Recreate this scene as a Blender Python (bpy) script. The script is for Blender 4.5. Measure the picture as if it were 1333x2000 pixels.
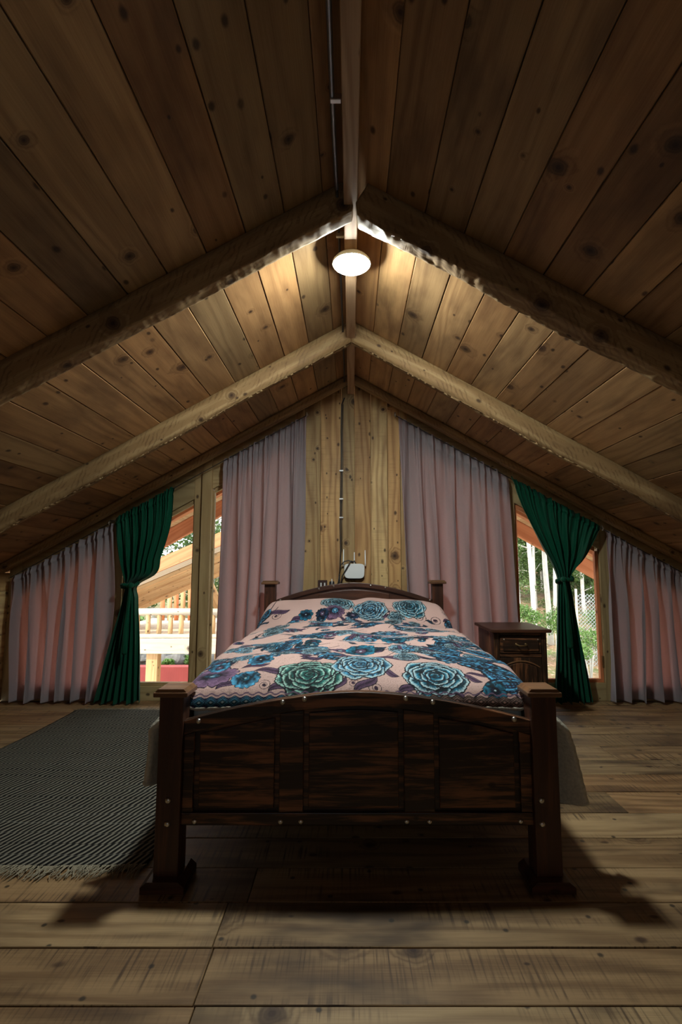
import bpy, bmesh, math, random
import numpy as np
from mathutils import Vector, Matrix, noise as mnoise

for o in list(bpy.data.objects):
    bpy.data.objects.remove(o)
S = bpy.context.scene
C = S.collection
random.seed(7)
PI = math.pi

# ------------------------------------------------------------------ camera
EYE = 1.15
PITCH = math.atan(0.11)
cam_d = bpy.data.cameras.new('camera')
cam = bpy.data.objects.new('camera', cam_d)
C.objects.link(cam)
cam_d.sensor_fit = 'VERTICAL'
cam_d.sensor_height = 36
cam_d.lens = 18
cam_d.shift_x = -19.5 / 2000
cam_d.clip_start = 0.02
cam.location = (0, 0, EYE)
cam.rotation_euler = (PI / 2 + PITCH, 0, 0)
S.camera = cam

# ------------------------------------------------------------------ view, world, sun
S.view_settings.view_transform = 'Standard'
S.view_settings.look = 'None'
S.view_settings.gamma = 1
S.view_settings.exposure = 0.38
LAMP_STRENGTH = 480.0
SUN_STRENGTH = 4.0
SKY_STRENGTH = 2.9

w = bpy.data.worlds.new('world')
S.world = w
w.use_nodes = True
bg = w.node_tree.nodes['Background']
bg.inputs[0].default_value = (0.86, 0.93, 1.0, 1)
bg.inputs[1].default_value = SKY_STRENGTH

sun_d = bpy.data.lights.new('sun', 'SUN')
sun_d.energy = SUN_STRENGTH
sun_d.angle = math.radians(0.6)
sun_d.color = (1.0, 0.90, 0.76)
sun = bpy.data.objects.new('sun', sun_d)
C.objects.link(sun)
sun.rotation_euler = Vector((-0.62, -0.50, 0.62)).to_track_quat('Z', 'Y').to_euler()
sun['label'] = 'sunlight outside'

# soft fill light added behind the camera, standing in for an assumed window
area_d = bpy.data.lights.new('rear_fill', 'AREA')
area_d.shape = 'RECTANGLE'; area_d.size = 1.3; area_d.size_y = 1.0
area_d.energy = 3.4
area_d.color = (.85, .93, 1.0)
area = bpy.data.objects.new('rear_fill', area_d)
C.objects.link(area)
area.location = (-.3, -2.16, 1.55)
area.rotation_euler = (PI / 2, 0, 0)

# ------------------------------------------------------------------ helpers
_c, _s = math.cos(PITCH), math.sin(PITCH)


def at(px, py, D):
    t = (1000 - py) / 1000
    f = _c - t * _s
    return Vector(((px - 686) / 1000 / f * D, D, EYE + (_s + t * _c) / f * D))


RZ0, RSL = 2.885, 0.565          # roof underside: z = RZ0 - RSL*|x|
RANG = math.atan(RSL)


def roof(x):
    return RZ0 - RSL * abs(x)


def tag(o, label=None, cat=None, group=None, kind=None):
    if label: o['label'] = label
    if cat: o['category'] = cat
    if group: o['group'] = group
    if kind: o['kind'] = kind
    return o


def empty(name, loc, label, cat, group=None, rz=0):
    o = bpy.data.objects.new(name, None)
    o.empty_display_size = 0.1
    C.objects.link(o)
    o.location = loc
    o.rotation_euler = (0, 0, rz)
    return tag(o, label, cat, group)


class MB:
    """bmesh collector with grain aligned UVs in metres and a per board tone."""

    def __init__(s):
        s.bm = bmesh.new()
        s.uv = s.bm.loops.layers.uv.new('UVMap')
        s.tn = s.bm.loops.layers.uv.new('tone')

    def _map(s, faces, grain, M, seedless=False):
        ou, ov = random.uniform(0, 40), random.uniform(0, 40)
        t = (random.random(), random.random())
        ax = {'x': 0, 'y': 1, 'z': 2}[grain]
        ot = [i for i in range(3) if i != ax]
        for f in faces:
            n = f.normal
            for l in f.loops:
                co = l.vert.co
                u = co[ax]
                a, b = co[ot[0]], co[ot[1]]
                if abs(n[ax]) > 0.8:
                    uvv = (a * 0.25 + ou, b + ov)
                elif abs(n[ot[0]]) > abs(n[ot[1]]):
                    uvv = (u + ou, b + ov)
                else:
                    uvv = (u + ou, a + ov)
                l[s.uv].uv = uvv
                l[s.tn].uv = t

    def box(s, lo, hi, grain='x', M=None, bevel=0.0, seg=1):
        lo, hi = Vector(lo), Vector(hi)
        r = bmesh.ops.create_cube(s.bm, size=1.0)
        vs = r['verts']
        c, d = (lo + hi) / 2, hi - lo
        for v in vs:
            v.co = Vector((v.co.x * d.x, v.co.y * d.y, v.co.z * d.z)) + c
        es = set(e for v in vs for e in v.link_edges)
        if bevel:
            r = bmesh.ops.bevel(s.bm, geom=list(es), offset=bevel, segments=seg, profile=0.5, affect='EDGES')
            vs = list(set(v for f in r['faces'] for v in f.verts))
        faces = list(set(f for v in vs for f in v.link_faces))
        vs = list(set(v for f in faces for v in f.verts))
        s.bm.normal_update()
        s._map(faces, grain, None)
        if M is not None:
            for v in vs: v.co = M @ v.co
        return vs

    def prism(s, pts, axis, a, b, grain='x', M=None, bevel=0.0):
        """polygon pts extruded along axis from a to b. pts are the other two coords in order."""
        ax = 'xyz'.index(axis)
        ot = [i for i in range(3) if i != ax]

        def mk(p, h):
            v = [0, 0, 0]
            v[ax] = h; v[ot[0]] = p[0]; v[ot[1]] = p[1]
            return s.bm.verts.new(v)
        A = [mk(p, a) for p in pts]
        B = [mk(p, b) for p in pts]
        fs = []
        n = len(pts)
        for i in range(n):
            fs.append(s.bm.faces.new((A[i], A[(i + 1) % n], B[(i + 1) % n], B[i])))
        fs.append(s.bm.faces.new(A[::-1])); fs.append(s.bm.faces.new(B))
        bmesh.ops.recalc_face_normals(s.bm, faces=fs)
        if bevel:
            es = list(set(e for f in fs[-2:] for e in f.edges))
            r = bmesh.ops.bevel(s.bm, geom=es, offset=bevel, segments=2, profile=0.5, affect='EDGES')
            vs0 = list(set(v for f in r['faces'] for v in f.verts))
            fs = list(set(f for v in vs0 for f in v.link_faces))
        s.bm.normal_update()
        s._map(fs, grain, None)
        vs = list(set(v for f in fs for v in f.verts))
        if M is not None:
            for v in vs: v.co = M @ v.co
        return vs

    def tube(s, pts, rad, seg=10, caps=True):
        pts = [Vector(p) for p in pts]
        n = len(pts)
        rads = rad if isinstance(rad, (list, tuple)) else [rad] * n
        rings = []
        up = None
        ou = random.uniform(0, 30); t = (random.random(), random.random())
        L = 0
        Ls = []
        for i, p in enumerate(pts):
            if i: L += (p - pts[i - 1]).length
            Ls.append(L)
            d = (pts[min(i + 1, n - 1)] - pts[max(i - 1, 0)]).normalized()
            if up is None:
                up = Vector((0, 0, 1)) if abs(d.z) < 0.9 else Vector((1, 0, 0))
            a = d.cross(up).normalized(); up = a.cross(d).normalized()
            rings.append([s.bm.verts.new(p + (a * math.cos(2 * PI * k / seg) + up * math.sin(2 * PI * k / seg)) * rads[i]) for k in range(seg)])
        for i in range(n - 1):
            for k in range(seg):
                k2 = (k + 1) % seg
                f = s.bm.faces.new((rings[i][k], rings[i][k2], rings[i + 1][k2], rings[i + 1][k]))
                f.smooth = True
                cs = [(Ls[i], k), (Ls[i], k + 1), (Ls[i + 1], k + 1), (Ls[i + 1], k)]
                for l, (u, kk) in zip(f.loops, cs):
                    l[s.uv].uv = (u + ou, kk / seg * 2 * PI * rads[i] + ou); l[s.tn].uv = t
        if caps:
            for f in (s.bm.faces.new(rings[0][::-1]), s.bm.faces.new(rings[-1])):
                for l in f.loops: l[s.uv].uv = (ou + l.vert.co.x, ou + l.vert.co.y + l.vert.co.z); l[s.tn].uv = t

    def lathe(s, prof, c=(0, 0, 0), seg=24, M=None):
        """prof: (r, z) list, around z at c."""
        t = (random.random(), random.random())
        rings = []
        for r, z in prof:
            if r < 1e-6:
                rings.append([s.bm.verts.new((c[0], c[1], c[2] + z))])
            else:
                rings.append([s.bm.verts.new((c[0] + r * math.cos(2 * PI * k / seg), c[1] + r * math.sin(2 * PI * k / seg), c[2] + z)) for k in range(seg)])
        for A, B in zip(rings[:-1], rings[1:]):
            for k in range(seg):
                k2 = (k + 1) % seg
                vs = ([A[0]] if len(A) == 1 else [A[k], A[k2]]) + ([B[0]] if len(B) == 1 else [B[k2], B[k]])
                if len(vs) < 3: continue
                f = s.bm.faces.new(vs); f.smooth = True
                for l in f.loops: l[s.uv].uv = (l.vert.co.z, l.vert.co.x + l.vert.co.y); l[s.tn].uv = t
        if M is not None:
            for R in rings:
                for v in R: v.co = M @ v.co

    def dome(s, c, r, h, n=(0, -1, 0), seg=12):
        q = Vector(n).to_track_quat('Z', 'Y').to_matrix().to_4x4()
        M = Matrix.Translation(Vector(c)) @ q
        s.lathe([(r, 0), (r, h * .25), (r * .85, h * .65), (r * .5, h * .93), (0, h)], seg=seg, M=M)

    def build(s, name, mat, parent=None, smooth=False, recalc=True):
        if recalc: bmesh.ops.recalc_face_normals(s.bm, faces=s.bm.faces)
        me = bpy.data.meshes.new(name)
        s.bm.to_mesh(me); s.bm.free()
        me.materials.append(mat)
        if smooth:
            for p in me.polygons: p.use_smooth = True
        o = bpy.data.objects.new(name, me)
        C.objects.link(o)
        if parent:
            o.parent = parent
            o.matrix_parent_inverse = Matrix.Identity(4)
            P = parent; M = Matrix.Identity(4)
            while P:
                M = Matrix.LocRotScale(P.location, P.rotation_euler, P.scale) @ M; P = P.parent
            me.transform(M.inverted())
        return o


def grid_obj(name, P, mat, parent=None, uv=None, col=None):
    """P: (n, m, 3) array of points -> one smooth grid mesh."""
    n, m = P.shape[:2]
    me = bpy.data.meshes.new(name)
    idx = np.arange(n * m).reshape(n, m)
    q = np.stack([idx[:-1, :-1], idx[:-1, 1:], idx[1:, 1:], idx[1:, :-1]], -1).reshape(-1, 4)
    me.vertices.add(n * m)
    me.vertices.foreach_set('co', P.reshape(-1).astype(np.float32))
    me.loops.add(q.size)
    me.loops.foreach_set('vertex_index', q.reshape(-1).astype(np.int32))
    me.polygons.add(len(q))
    me.polygons.foreach_set('loop_start', (np.arange(len(q)) * 4).astype(np.int32))
    me.polygons.foreach_set('use_smooth', np.ones(len(q), bool))
    me.update(calc_edges=True)
    if uv is not None:
        l = me.uv_layers.new(name='UVMap')
        l.data.foreach_set('uv', uv.reshape(-1, 2)[q.reshape(-1)].astype(np.float32).reshape(-1))
    if col is not None:
        ca = me.color_attributes.new('pattern', 'FLOAT_COLOR', 'POINT')
        cc = np.ones((n * m, 4), np.float32); cc[:, :3] = col.reshape(-1, 3)
        ca.data.foreach_set('color', cc.reshape(-1))
    me.materials.append(mat)
    o = bpy.data.objects.new(name, me)
    C.objects.link(o)
    if parent:
        o.parent = parent
        me.transform(Matrix.LocRotScale(parent.location, parent.rotation_euler, parent.scale).inverted() if not parent.parent
                     else (Matrix.LocRotScale(parent.parent.location, parent.parent.rotation_euler, parent.parent.scale)
                           @ Matrix.LocRotScale(parent.location, parent.rotation_euler, parent.scale)).inverted())
    return o


# ------------------------------------------------------------------ materials
def newmat(name):
    m = bpy.data.materials.new(name)
    m.use_nodes = True
    nt = m.node_tree
    return m, nt, nt.nodes['Principled BSDF']


class N:
    def __init__(s, nt): s.nt = nt

    def node(s, t, **k):
        n = s.nt.nodes.new(t)
        for a, b in k.items(): setattr(n, a, b)
        return n

    def math(s, op, a, b=None, c=None, clamp=False):
        n = s.node('ShaderNodeMath', operation=op); n.use_clamp = clamp
        for i, v in enumerate((a, b, c)):
            if v is None: continue
            if isinstance(v, (int, float)): n.inputs[i].default_value = v
            else: s.nt.links.new(v, n.inputs[i])
        return n.outputs[0]

    def mix(s, f, a, b, mode='MIX'):
        n = s.node('ShaderNodeMix', data_type='RGBA', blend_type=mode)
        n.clamp_factor = True
        for i, v in ((0, f), (6, a), (7, b)):
            if isinstance(v, (int, float)): n.inputs[i].default_value = v
            elif isinstance(v, tuple): n.inputs[i].default_value = v + (1,) if len(v) == 3 else v
            else: s.nt.links.new(v, n.inputs[i])
        return n.outputs[2]

    def noise(s, vec, scale=1, detail=3, rough=.55, dim='3D', dist=0):
        n = s.node('ShaderNodeTexNoise', noise_dimensions=dim)
        n.inputs['Scale'].default_value = scale
        n.inputs['Detail'].default_value = detail
        n.inputs['Roughness'].default_value = rough
        n.inputs['Distortion'].default_value = dist
        s.nt.links.new(vec, n.inputs['Vector'])
        return n.outputs[0]

    def vscale(s, vec, k):
        n = s.node('ShaderNodeVectorMath', operation='MULTIPLY')
        s.nt.links.new(vec, n.inputs[0]); n.inputs[1].default_value = k
        return n.outputs[0]

    def smooth(s, v, a, b, lo=0.0, hi=1.0):
        n = s.node('ShaderNodeMapRange', interpolation_type='SMOOTHSTEP')
        s.nt.links.new(v, n.inputs[0])
        for i, x in enumerate((a, b, lo, hi)): n.inputs[i + 1].default_value = x
        return n.outputs[0]

    def comb(s, x, y, z=0.0):
        n = s.node('ShaderNodeCombineXYZ')
        for i, v in enumerate((x, y, z)):
            if isinstance(v, (int, float)): n.inputs[i].default_value = v
            else: s.nt.links.new(v, n.inputs[i])
        return n.outputs[0]

    def bump(s, h, strength, dist, bsdf):
        n = s.node('ShaderNodeBump')
        n.inputs['Strength'].default_value = strength
        n.inputs['Distance'].default_value = dist
        s.nt.links.new(h, n.inputs['Height'])
        s.nt.links.new(n.outputs[0], bsdf.inputs['Normal'])


def wood(name, light, mid, dark, knot=(0.03, 0.012, 0.006), grain=90, fig=9, knots=0.5, rough=.6,
         contrast=.6, tone=.35, saw=0.0, diag=0.0, pin=.5, ringw=.45, blotch=0.3, char=0.0, spec=.35, streak=0.0, nails=False):
    m, nt, b = newmat(name)
    g = N(nt)
    uv = g.node('ShaderNodeUVMap', uv_map='UVMap').outputs[0]
    tn = g.node('ShaderNodeSeparateXYZ'); nt.links.new(g.node('ShaderNodeUVMap', uv_map='tone').outputs[0], tn.inputs[0])
    sp = g.node('ShaderNodeSeparateXYZ'); nt.links.new(uv, sp.inputs[0])
    u, v = sp.outputs[0], sp.outputs[1]
    vor = g.node('ShaderNodeTexVoronoi', voronoi_dimensions='2D')
    vor.inputs['Scale'].default_value = 3.6
    nt.links.new(uv, vor.inputs['Vector'])
    vc = g.node('ShaderNodeSeparateXYZ'); nt.links.new(vor.outputs['Color'], vc.inputs[0])
    has = g.smooth(vc.outputs[0], 1 - knots - .02, 1 - knots + .02)
    rad = g.math('MULTIPLY_ADD', g.math('MULTIPLY', vc.outputs[1], vc.outputs[1]), .11, .03)
    kd = g.math('DIVIDE', vor.outputs['Distance'], rad)       # 1 at the knot's rim
    wob = g.math('MULTIPLY_ADD', g.noise(g.vscale(uv, (28, 28, 1)), 1, 2), .7, .65)
    kd = g.math('MULTIPLY', kd, wob)
    kin = g.math('MULTIPLY', g.smooth(kd, 1.15, .75), has)
    khalo = g.math('MULTIPLY', g.smooth(kd, 2.6, .8), has)
    kcore = g.math('MULTIPLY', g.smooth(kd, .6, .15), has)
    # grain phase
    n1 = g.noise(g.vscale(uv, (.55, 4.2, 1)), 1, 2, .5)
    n2 = g.noise(g.vscale(uv, (2.5, 14, 1)), 1, 3, .55)
    ph = g.math('MULTIPLY', v, grain)
    ph = g.math('MULTIPLY_ADD', n1, fig * 4, ph)
    ph = g.math('MULTIPLY_ADD', n2, 3.0, ph)
    ph = g.math('MULTIPLY_ADD', khalo, 9.0, ph)
    ring = g.math('MULTIPLY_ADD', g.math('SINE', ph), .5, .5)
    ring = g.math('POWER', ring, 1.6)
    fib = g.noise(g.vscale(uv, (5, 230, 1)), 1, 3, .6)
    st = g.noise(g.vscale(uv, (1.1, 26, 1)), 1, 4, .65)
    f = g.math('MULTIPLY_ADD', ring, ringw, g.math('MULTIPLY_ADD', fib, .5, g.math('MULTIPLY', st, .55 + streak)))
    f = g.math('MULTIPLY', g.math('SUBTRACT', f, .42), 1.0 + contrast)
    f = g.math('ADD', f, 0.12, clamp=True)
    col = g.mix(f, light, mid)
    bl = g.noise(g.vscale(uv, (1.3, 3.5, 1)), 1, 4, .6)
    col = g.mix(g.math('MULTIPLY', g.smooth(bl, .45, .72), blotch), col, dark)
    if char > 0:
        c1 = g.noise(g.vscale(uv, (2.2, 34, 1)), 1, 5, .7, dist=.4)
        c2 = g.noise(g.vscale(uv, (1.6, 6, 1)), 1, 3, .6)
        cc = g.math('ADD', g.math('MULTIPLY', c1, .75), g.math('MULTIPLY', c2, .5))
        cm = g.smooth(cc, .50, .66)
        col = g.mix(g.math('MULTIPLY', cm, char), col, (0.006, 0.004, 0.003))
    if saw > 0:
        sw = g.noise(g.vscale(uv, (95, 3, 1)), 1, 2, .5)
        msk = g.smooth(g.noise(g.vscale(uv, (1.2, 5, 1)), 1, 2), .42, .62)
        col = g.mix(g.math('MULTIPLY', g.math('MULTIPLY', g.smooth(sw, .45, .75), msk), saw), col, dark)
    ringk = g.math('MULTIPLY_ADD', g.math('SINE', g.math('MULTIPLY', kd, 16)), .10, .66)
    col = g.mix(g.math('MULTIPLY', khalo, .35), col, dark)
    col = g.mix(g.math('MULTIPLY', kin, ringk), col, knot)
    col = g.mix(g.math('MULTIPLY', kcore, .9), col, knot)
    vp_ = g.node('ShaderNodeTexVoronoi', voronoi_dimensions='2D'); vp_.inputs['Scale'].default_value = 8.0
    nt.links.new(g.vscale(uv, (.8, 1.25, 1)), vp_.inputs['Vector'])
    pc = g.node('ShaderNodeSeparateXYZ'); nt.links.new(vp_.outputs['Color'], pc.inputs[0])
    pr2 = g.math('MULTIPLY_ADD', pc.outputs[2], .07, .045)
    pd = g.math('MULTIPLY', g.math('DIVIDE', vp_.outputs['Distance'], pr2), wob)
    pm = g.math('MULTIPLY', g.smooth(pd, 1.6, .5), g.smooth(pc.outputs[1], 1 - pin * .35 - .01, 1 - pin * .35 + .01))
    col = g.mix(g.math('MULTIPLY', pm, .85), col, knot)
    if diag > 0:
        sv = g.node('ShaderNodeSeparateXYZ'); nt.links.new(g.vscale(uv, (1, 1, 1)), sv.inputs[0])
        dg = g.math('ADD', g.math('MULTIPLY', sv.outputs[0], 150), g.math('MULTIPLY', sv.outputs[1], 190))
        dg = g.math('MULTIPLY_ADD', g.noise(g.vscale(uv, (9, 9, 1)), 1, 3), 16, dg)
        dgm = g.math('MULTIPLY', g.smooth(g.math('SINE', dg), .1, .9), g.smooth(g.noise(g.vscale(uv, (9, 14, 1)), 1, 4, .7), .42, .62))
        col = g.mix(g.math('MULTIPLY', dgm, diag), col, dark)
    # board tone
    tv = g.math('MULTIPLY_ADD', tn.outputs[0], tone, 1 - tone / 2)
    col = g.mix(1.0, col, g.comb(tv, g.math('MULTIPLY', tv, g.math('MULTIPLY_ADD', tn.outputs[1], tone * .35, 1 - tone * .17)),
                                 g.math('MULTIPLY', tv, g.math('MULTIPLY_ADD', tn.outputs[1], tone * .6, 1 - tone * .3))), 'MULTIPLY')
    if nails:
        v2 = g.node('ShaderNodeTexVoronoi', voronoi_dimensions='2D'); v2.inputs['Scale'].default_value = 3.4
        nt.links.new(uv, v2.inputs['Vector'])
        nm = g.smooth(g.math('MULTIPLY', v2.outputs['Distance'], wob), .042, .015)
        col = g.mix(g.math('MULTIPLY', nm, .85), col, (.01, .008, .006))
    nt.links.new(col, b.inputs['Base Color'])
    b.inputs['Specular IOR Level'].default_value = spec
    r = g.math('MULTIPLY_ADD', fib, .25, rough - .12)
    nt.links.new(r, b.inputs['Roughness'])
    hgt = g.math('ADD', g.math('MULTIPLY', fib, .5), g.math('MULTIPLY', ring, .35))
    g.bump(hgt, .35, .0015, b)
    return m


def plain(name, col, rough=.5, metal=0, noise=0.1, scale=30, spec=.5, bump=0.0):
    m, nt, b = newmat(name)
    g = N(nt)
    tc = g.node('ShaderNodeTexCoord').outputs['Object']
    n = g.noise(tc, scale, 3)
    k = 1 - noise
    nt.links.new(g.mix(n, tuple(c * k for c in col), tuple(min(1, c * (1 + noise)) for c in col)), b.inputs['Base Color'])
    b.inputs['Roughness'].default_value = rough
    b.inputs['Metallic'].default_value = metal
    b.inputs['Specular IOR Level'].default_value = spec
    if bump: g.bump(n, bump, .004, b)
    return m


def cloth(name, col, tcol, trans, weave=500, sheen=0.0, rough=.85, slub=.15):
    m, nt, b = newmat(name)
    g = N(nt)
    uv = g.node('ShaderNodeUVMap', uv_map='UVMap').outputs[0]
    a = g.noise(g.vscale(uv, (weave, weave * .06, 1)), 1, 2)
    a2 = g.noise(g.vscale(uv, (weave * .05, weave, 1)), 1, 2)
    k = g.math('MULTIPLY_ADD', g.math('ADD', a, a2), slub, 1 - slub)
    cc = g.mix(1.0, col, g.comb(k, k, k), 'MULTIPLY')
    nt.links.new(cc, b.inputs['Base Color'])
    b.inputs['Roughness'].default_value = rough
    b.inputs['Specular IOR Level'].default_value = .15
    b.inputs['Sheen Weight'].default_value = sheen
    g.bump(g.math('ADD', a, a2), .2, .001, b)
    if trans > 0:
        t = g.node('ShaderNodeBsdfTranslucent')
        nt.links.new(g.mix(1.0, tcol, g.comb(k, k, k), 'MULTIPLY'), t.inputs[0])
        mx = g.node('ShaderNodeMixShader'); mx.inputs[0].default_value = trans
        nt.links.new(b.outputs[0], mx.inputs[1]); nt.links.new(t.outputs[0], mx.inputs[2])
        nt.links.new(mx.outputs[0], nt.nodes['Material Output'].inputs[0])
    return m


M_ceil = wood('pine_ceiling', (.46, .275, .12), (.22, .115, .047), (.075, .032, .013), knots=.42, tone=.62, ringw=.24, contrast=.45, blotch=.6, rough=.62, grain=60, fig=10)
M_floor = wood('floor_planks', (.33, .212, .102), (.18, .105, .047), (.045, .024, .012), knots=.36, tone=.45, ringw=.3, contrast=1.1, saw=1.0, blotch=.95, rough=.5, grain=75, nails=True, spec=.4)
M_log = wood('rafter_log', (.46, .32, .15), (.27, .165, .07), (.10, .05, .02), knots=.3, tone=.15, contrast=.9, blotch=.6, rough=.7, diag=.5, streak=.3)
M_ridge = wood('ridge_board', (.50, .33, .19), (.34, .20, .105), (.18, .09, .045), knots=.3, tone=.1, contrast=.7, blotch=.2, rough=.65, grain=110)
M_wall = wood('wall_boards', (.60, .41, .18), (.35, .20, .08), (.11, .05, .02), pin=1.0, knots=.75, tone=.6, contrast=.45, blotch=.45, rough=.6, saw=.25, grain=70)
M_frame = wood('window_timber', (.42, .31, .15), (.29, .20, .09), (.13, .078, .034), knots=.25, tone=.25, contrast=.4, blotch=.3, rough=.6)
M_dark = wood('burnt_wood', (.47, .20, .080), (.22, .088, .036), (.018, .008, .005), knots=.45, tone=.15, contrast=1.2, char=.93, blotch=.5, rough=.42, grain=140, spec=.45, streak=.5, knot=(.010, .005, .003))
M_post = wood('dark_post_wood', (.115, .040, .019), (.07, .024, .012), (.022, .009, .006), knots=.2, tone=.2, contrast=.5, char=.45, blotch=.5, rough=.4, spec=.45)
M_cap = wood('cap_wood', (.26, .13, .055), (.15, .065, .028), (.06, .022, .01), knots=.3, tone=.3, contrast=.5, char=.25, blotch=.3, rough=.4, spec=.45)
M_out = wood('sunlit_pine', (.66, .42, .21), (.50, .28, .12), (.26, .12, .045), knots=.5, tone=.3, contrast=.3, blotch=.3, rough=.7)
M_orange = wood('orange_pine', (.60, .22, .09), (.45, .14, .05), (.25, .07, .025), knots=.3, tone=.15, contrast=.3, blotch=.3, rough=.7)
M_pale = wood('pale_timber', (.66, .55, .42), (.56, .44, .32), (.34, .22, .12), knots=.3, tone=.15, contrast=.2, blotch=.15, rough=.7)
M_curt = cloth('grey_pink_curtain_cloth', (.34, .35, .375), (.88, .56, .51), .46)
M_green = cloth('green_curtain_cloth', (.0015, .072, .036), (.003, .20, .085), .14, weave=300, sheen=.08, rough=.6, slub=.3)
M_lining = plain('fleece', (.52, .49, .40), .95, noise=.35, scale=90, spec=.1, bump=.8)
M_sheet = cloth('pale_sheet', (.46, .55, .56), (1, 1, 1), 0)
M_steel = plain('steel_stud', (.62, .60, .56), .3, 1.0)
M_white = plain('white_plastic', (.80, .84, .84), .35, noise=.03)
M_black = plain('black_plastic', (.018, .018, .02), .45)
M_brass = plain('dark_brass', (.30, .20, .09), .35, .9)
M_brown = plain('brown_plastic', (.045, .018, .013), .4)
M_conduit = plain('steel_conduit', (.35, .36, .40), .35, .9)
M_gap = plain('shadow_backing', (.05, .03, .018), .9)

m, nt, b = newmat('lamp_diffuser')
e = nt.nodes.new('ShaderNodeEmission')
e.inputs[0].default_value = (.93, 1.0, .96, 1); e.inputs[1].default_value = LAMP_STRENGTH
nt.links.new(e.outputs[0], nt.nodes['Material Output'].inputs[0])
M_lamp = m

m, nt, b = newmat('window_glass')
g = N(nt)
tr = g.node('ShaderNodeBsdfTransparent'); tr.inputs[0].default_value = (.97, .98, .97, 1)
gl = g.node('ShaderNodeBsdfGlossy'); gl.inputs['Roughness'].default_value = .02
fr = g.node('ShaderNodeFresnel'); fr.inputs[0].default_value = 1.45
mx = g.node('ShaderNodeMixShader')
nt.links.new(g.math('MULTIPLY', fr.outputs[0], .5), mx.inputs[0])
nt.links.new(tr.outputs[0], mx.inputs[1]); nt.links.new(gl.outputs[0], mx.inputs[2])
nt.links.new(mx.outputs[0], nt.nodes['Material Output'].inputs[0])
M_glass = m

# rug: twill of dark and pale yarn with thin cross lines
m, nt, b = newmat('woven_rug')
g = N(nt)
uv = g.node('ShaderNodeUVMap', uv_map='UVMap').outputs[0]
sp = g.node('ShaderNodeSeparateXYZ'); nt.links.new(uv, sp.inputs[0])
x, y = sp.outputs[0], sp.outputs[1]
wn = g.noise(g.vscale(uv, (7, 7, 1)), 1, 3)
ROW = .085
row = g.math('DIVIDE', g.math('MULTIPLY_ADD', wn, .012, y), ROW)
fr_ = g.math('FRACT', row)
diag = g.math('ADD', g.math('MULTIPLY', x, 1 / .027), g.math('MULTIPLY', fr_, -1.3))
diag = g.math('MULTIPLY_ADD', wn, .9, diag)
dtri = g.math('ABSOLUTE', g.math('SUBTRACT', g.math('FRACT', diag), .5))
strp = g.smooth(dtri, .24, .32)
fz = g.noise(g.vscale(uv, (600, 260, 1)), 1, 3)
line = g.smooth(g.math('ABSOLUTE', g.math('SUBTRACT', fr_, .5)), .455, .49)
rr = g.noise(g.comb(0.0, g.math('FLOOR', row), 3.3), 3.7, 0)
col = g.mix(strp, (.006, .006, .006), (.21, .195, .155))
col = g.mix(g.math('MULTIPLY', line, .75), col, g.mix(g.smooth(rr, .42, .58), (.012, .012, .012), (.16, .16, .14)))
col = g.mix(g.math('MULTIPLY', fz, .22), col, (.02, .018, .015))
nt.links.new(col, b.inputs['Base Color'])
b.inputs['Roughness'].default_value = .95
b.inputs['Specular IOR Level'].default_value = .1
g.bump(g.math('ADD', strp, fz), .6, .004, b)
M_rug = m
M_fringe = plain('rug_fringe', (.22, .19, .13), .95, noise=.4, scale=60)

# blanket (colours come with the painted pattern of its weave)
m, nt, b = newmat('floral_fleece_blanket')
g = N(nt)
ca = g.node('ShaderNodeVertexColor', layer_name='pattern')
uv = g.node('ShaderNodeUVMap', uv_map='UVMap').outputs[0]
fz = g.noise(g.vscale(uv, (420, 420, 1)), 1, 3)
fz2 = g.noise(g.vscale(uv, (60, 60, 1)), 1, 3, dist=1.5)
k = g.math('MULTIPLY_ADD', fz, .5, .75)
nt.links.new(g.mix(1.0, ca.outputs[0], g.comb(k, k, k), 'MULTIPLY'), b.inputs['Base Color'])
b.inputs['Roughness'].default_value = .8
b.inputs['Sheen Weight'].default_value = .05
b.inputs['Specular IOR Level'].default_value = .25
g.bump(g.math('ADD', fz, g.math('MULTIPLY', fz2, 1.2)), .55, .006, b)
M_blanket = m


def foliage_mat(name, a, bcol, c):
    m, nt, b = newmat(name)
    g = N(nt)
    oi = g.node('ShaderNodeTexCoord').outputs['Object']
    n = g.noise(oi, 4.5, 3)
    n2 = g.noise(oi, 40, 2)
    cc = g.mix(g.smooth(n, .35, .65), a, bcol)
    cc = g.mix(g.smooth(n2, .58, .72), cc, c)
    nt.links.new(cc, b.inputs['Base Color'])
    b.inputs['Roughness'].default_value = .5
    t = g.node('ShaderNodeBsdfTranslucent'); nt.links.new(cc, t.inputs[0])
    mx = g.node('ShaderNodeMixShader'); mx.inputs[0].default_value = .35
    nt.links.new(b.outputs[0], mx.inputs[1]); nt.links.new(t.outputs[0], mx.inputs[2])
    nt.links.new(mx.outputs[0], nt.nodes['Material Output'].inputs[0])
    return m


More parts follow.
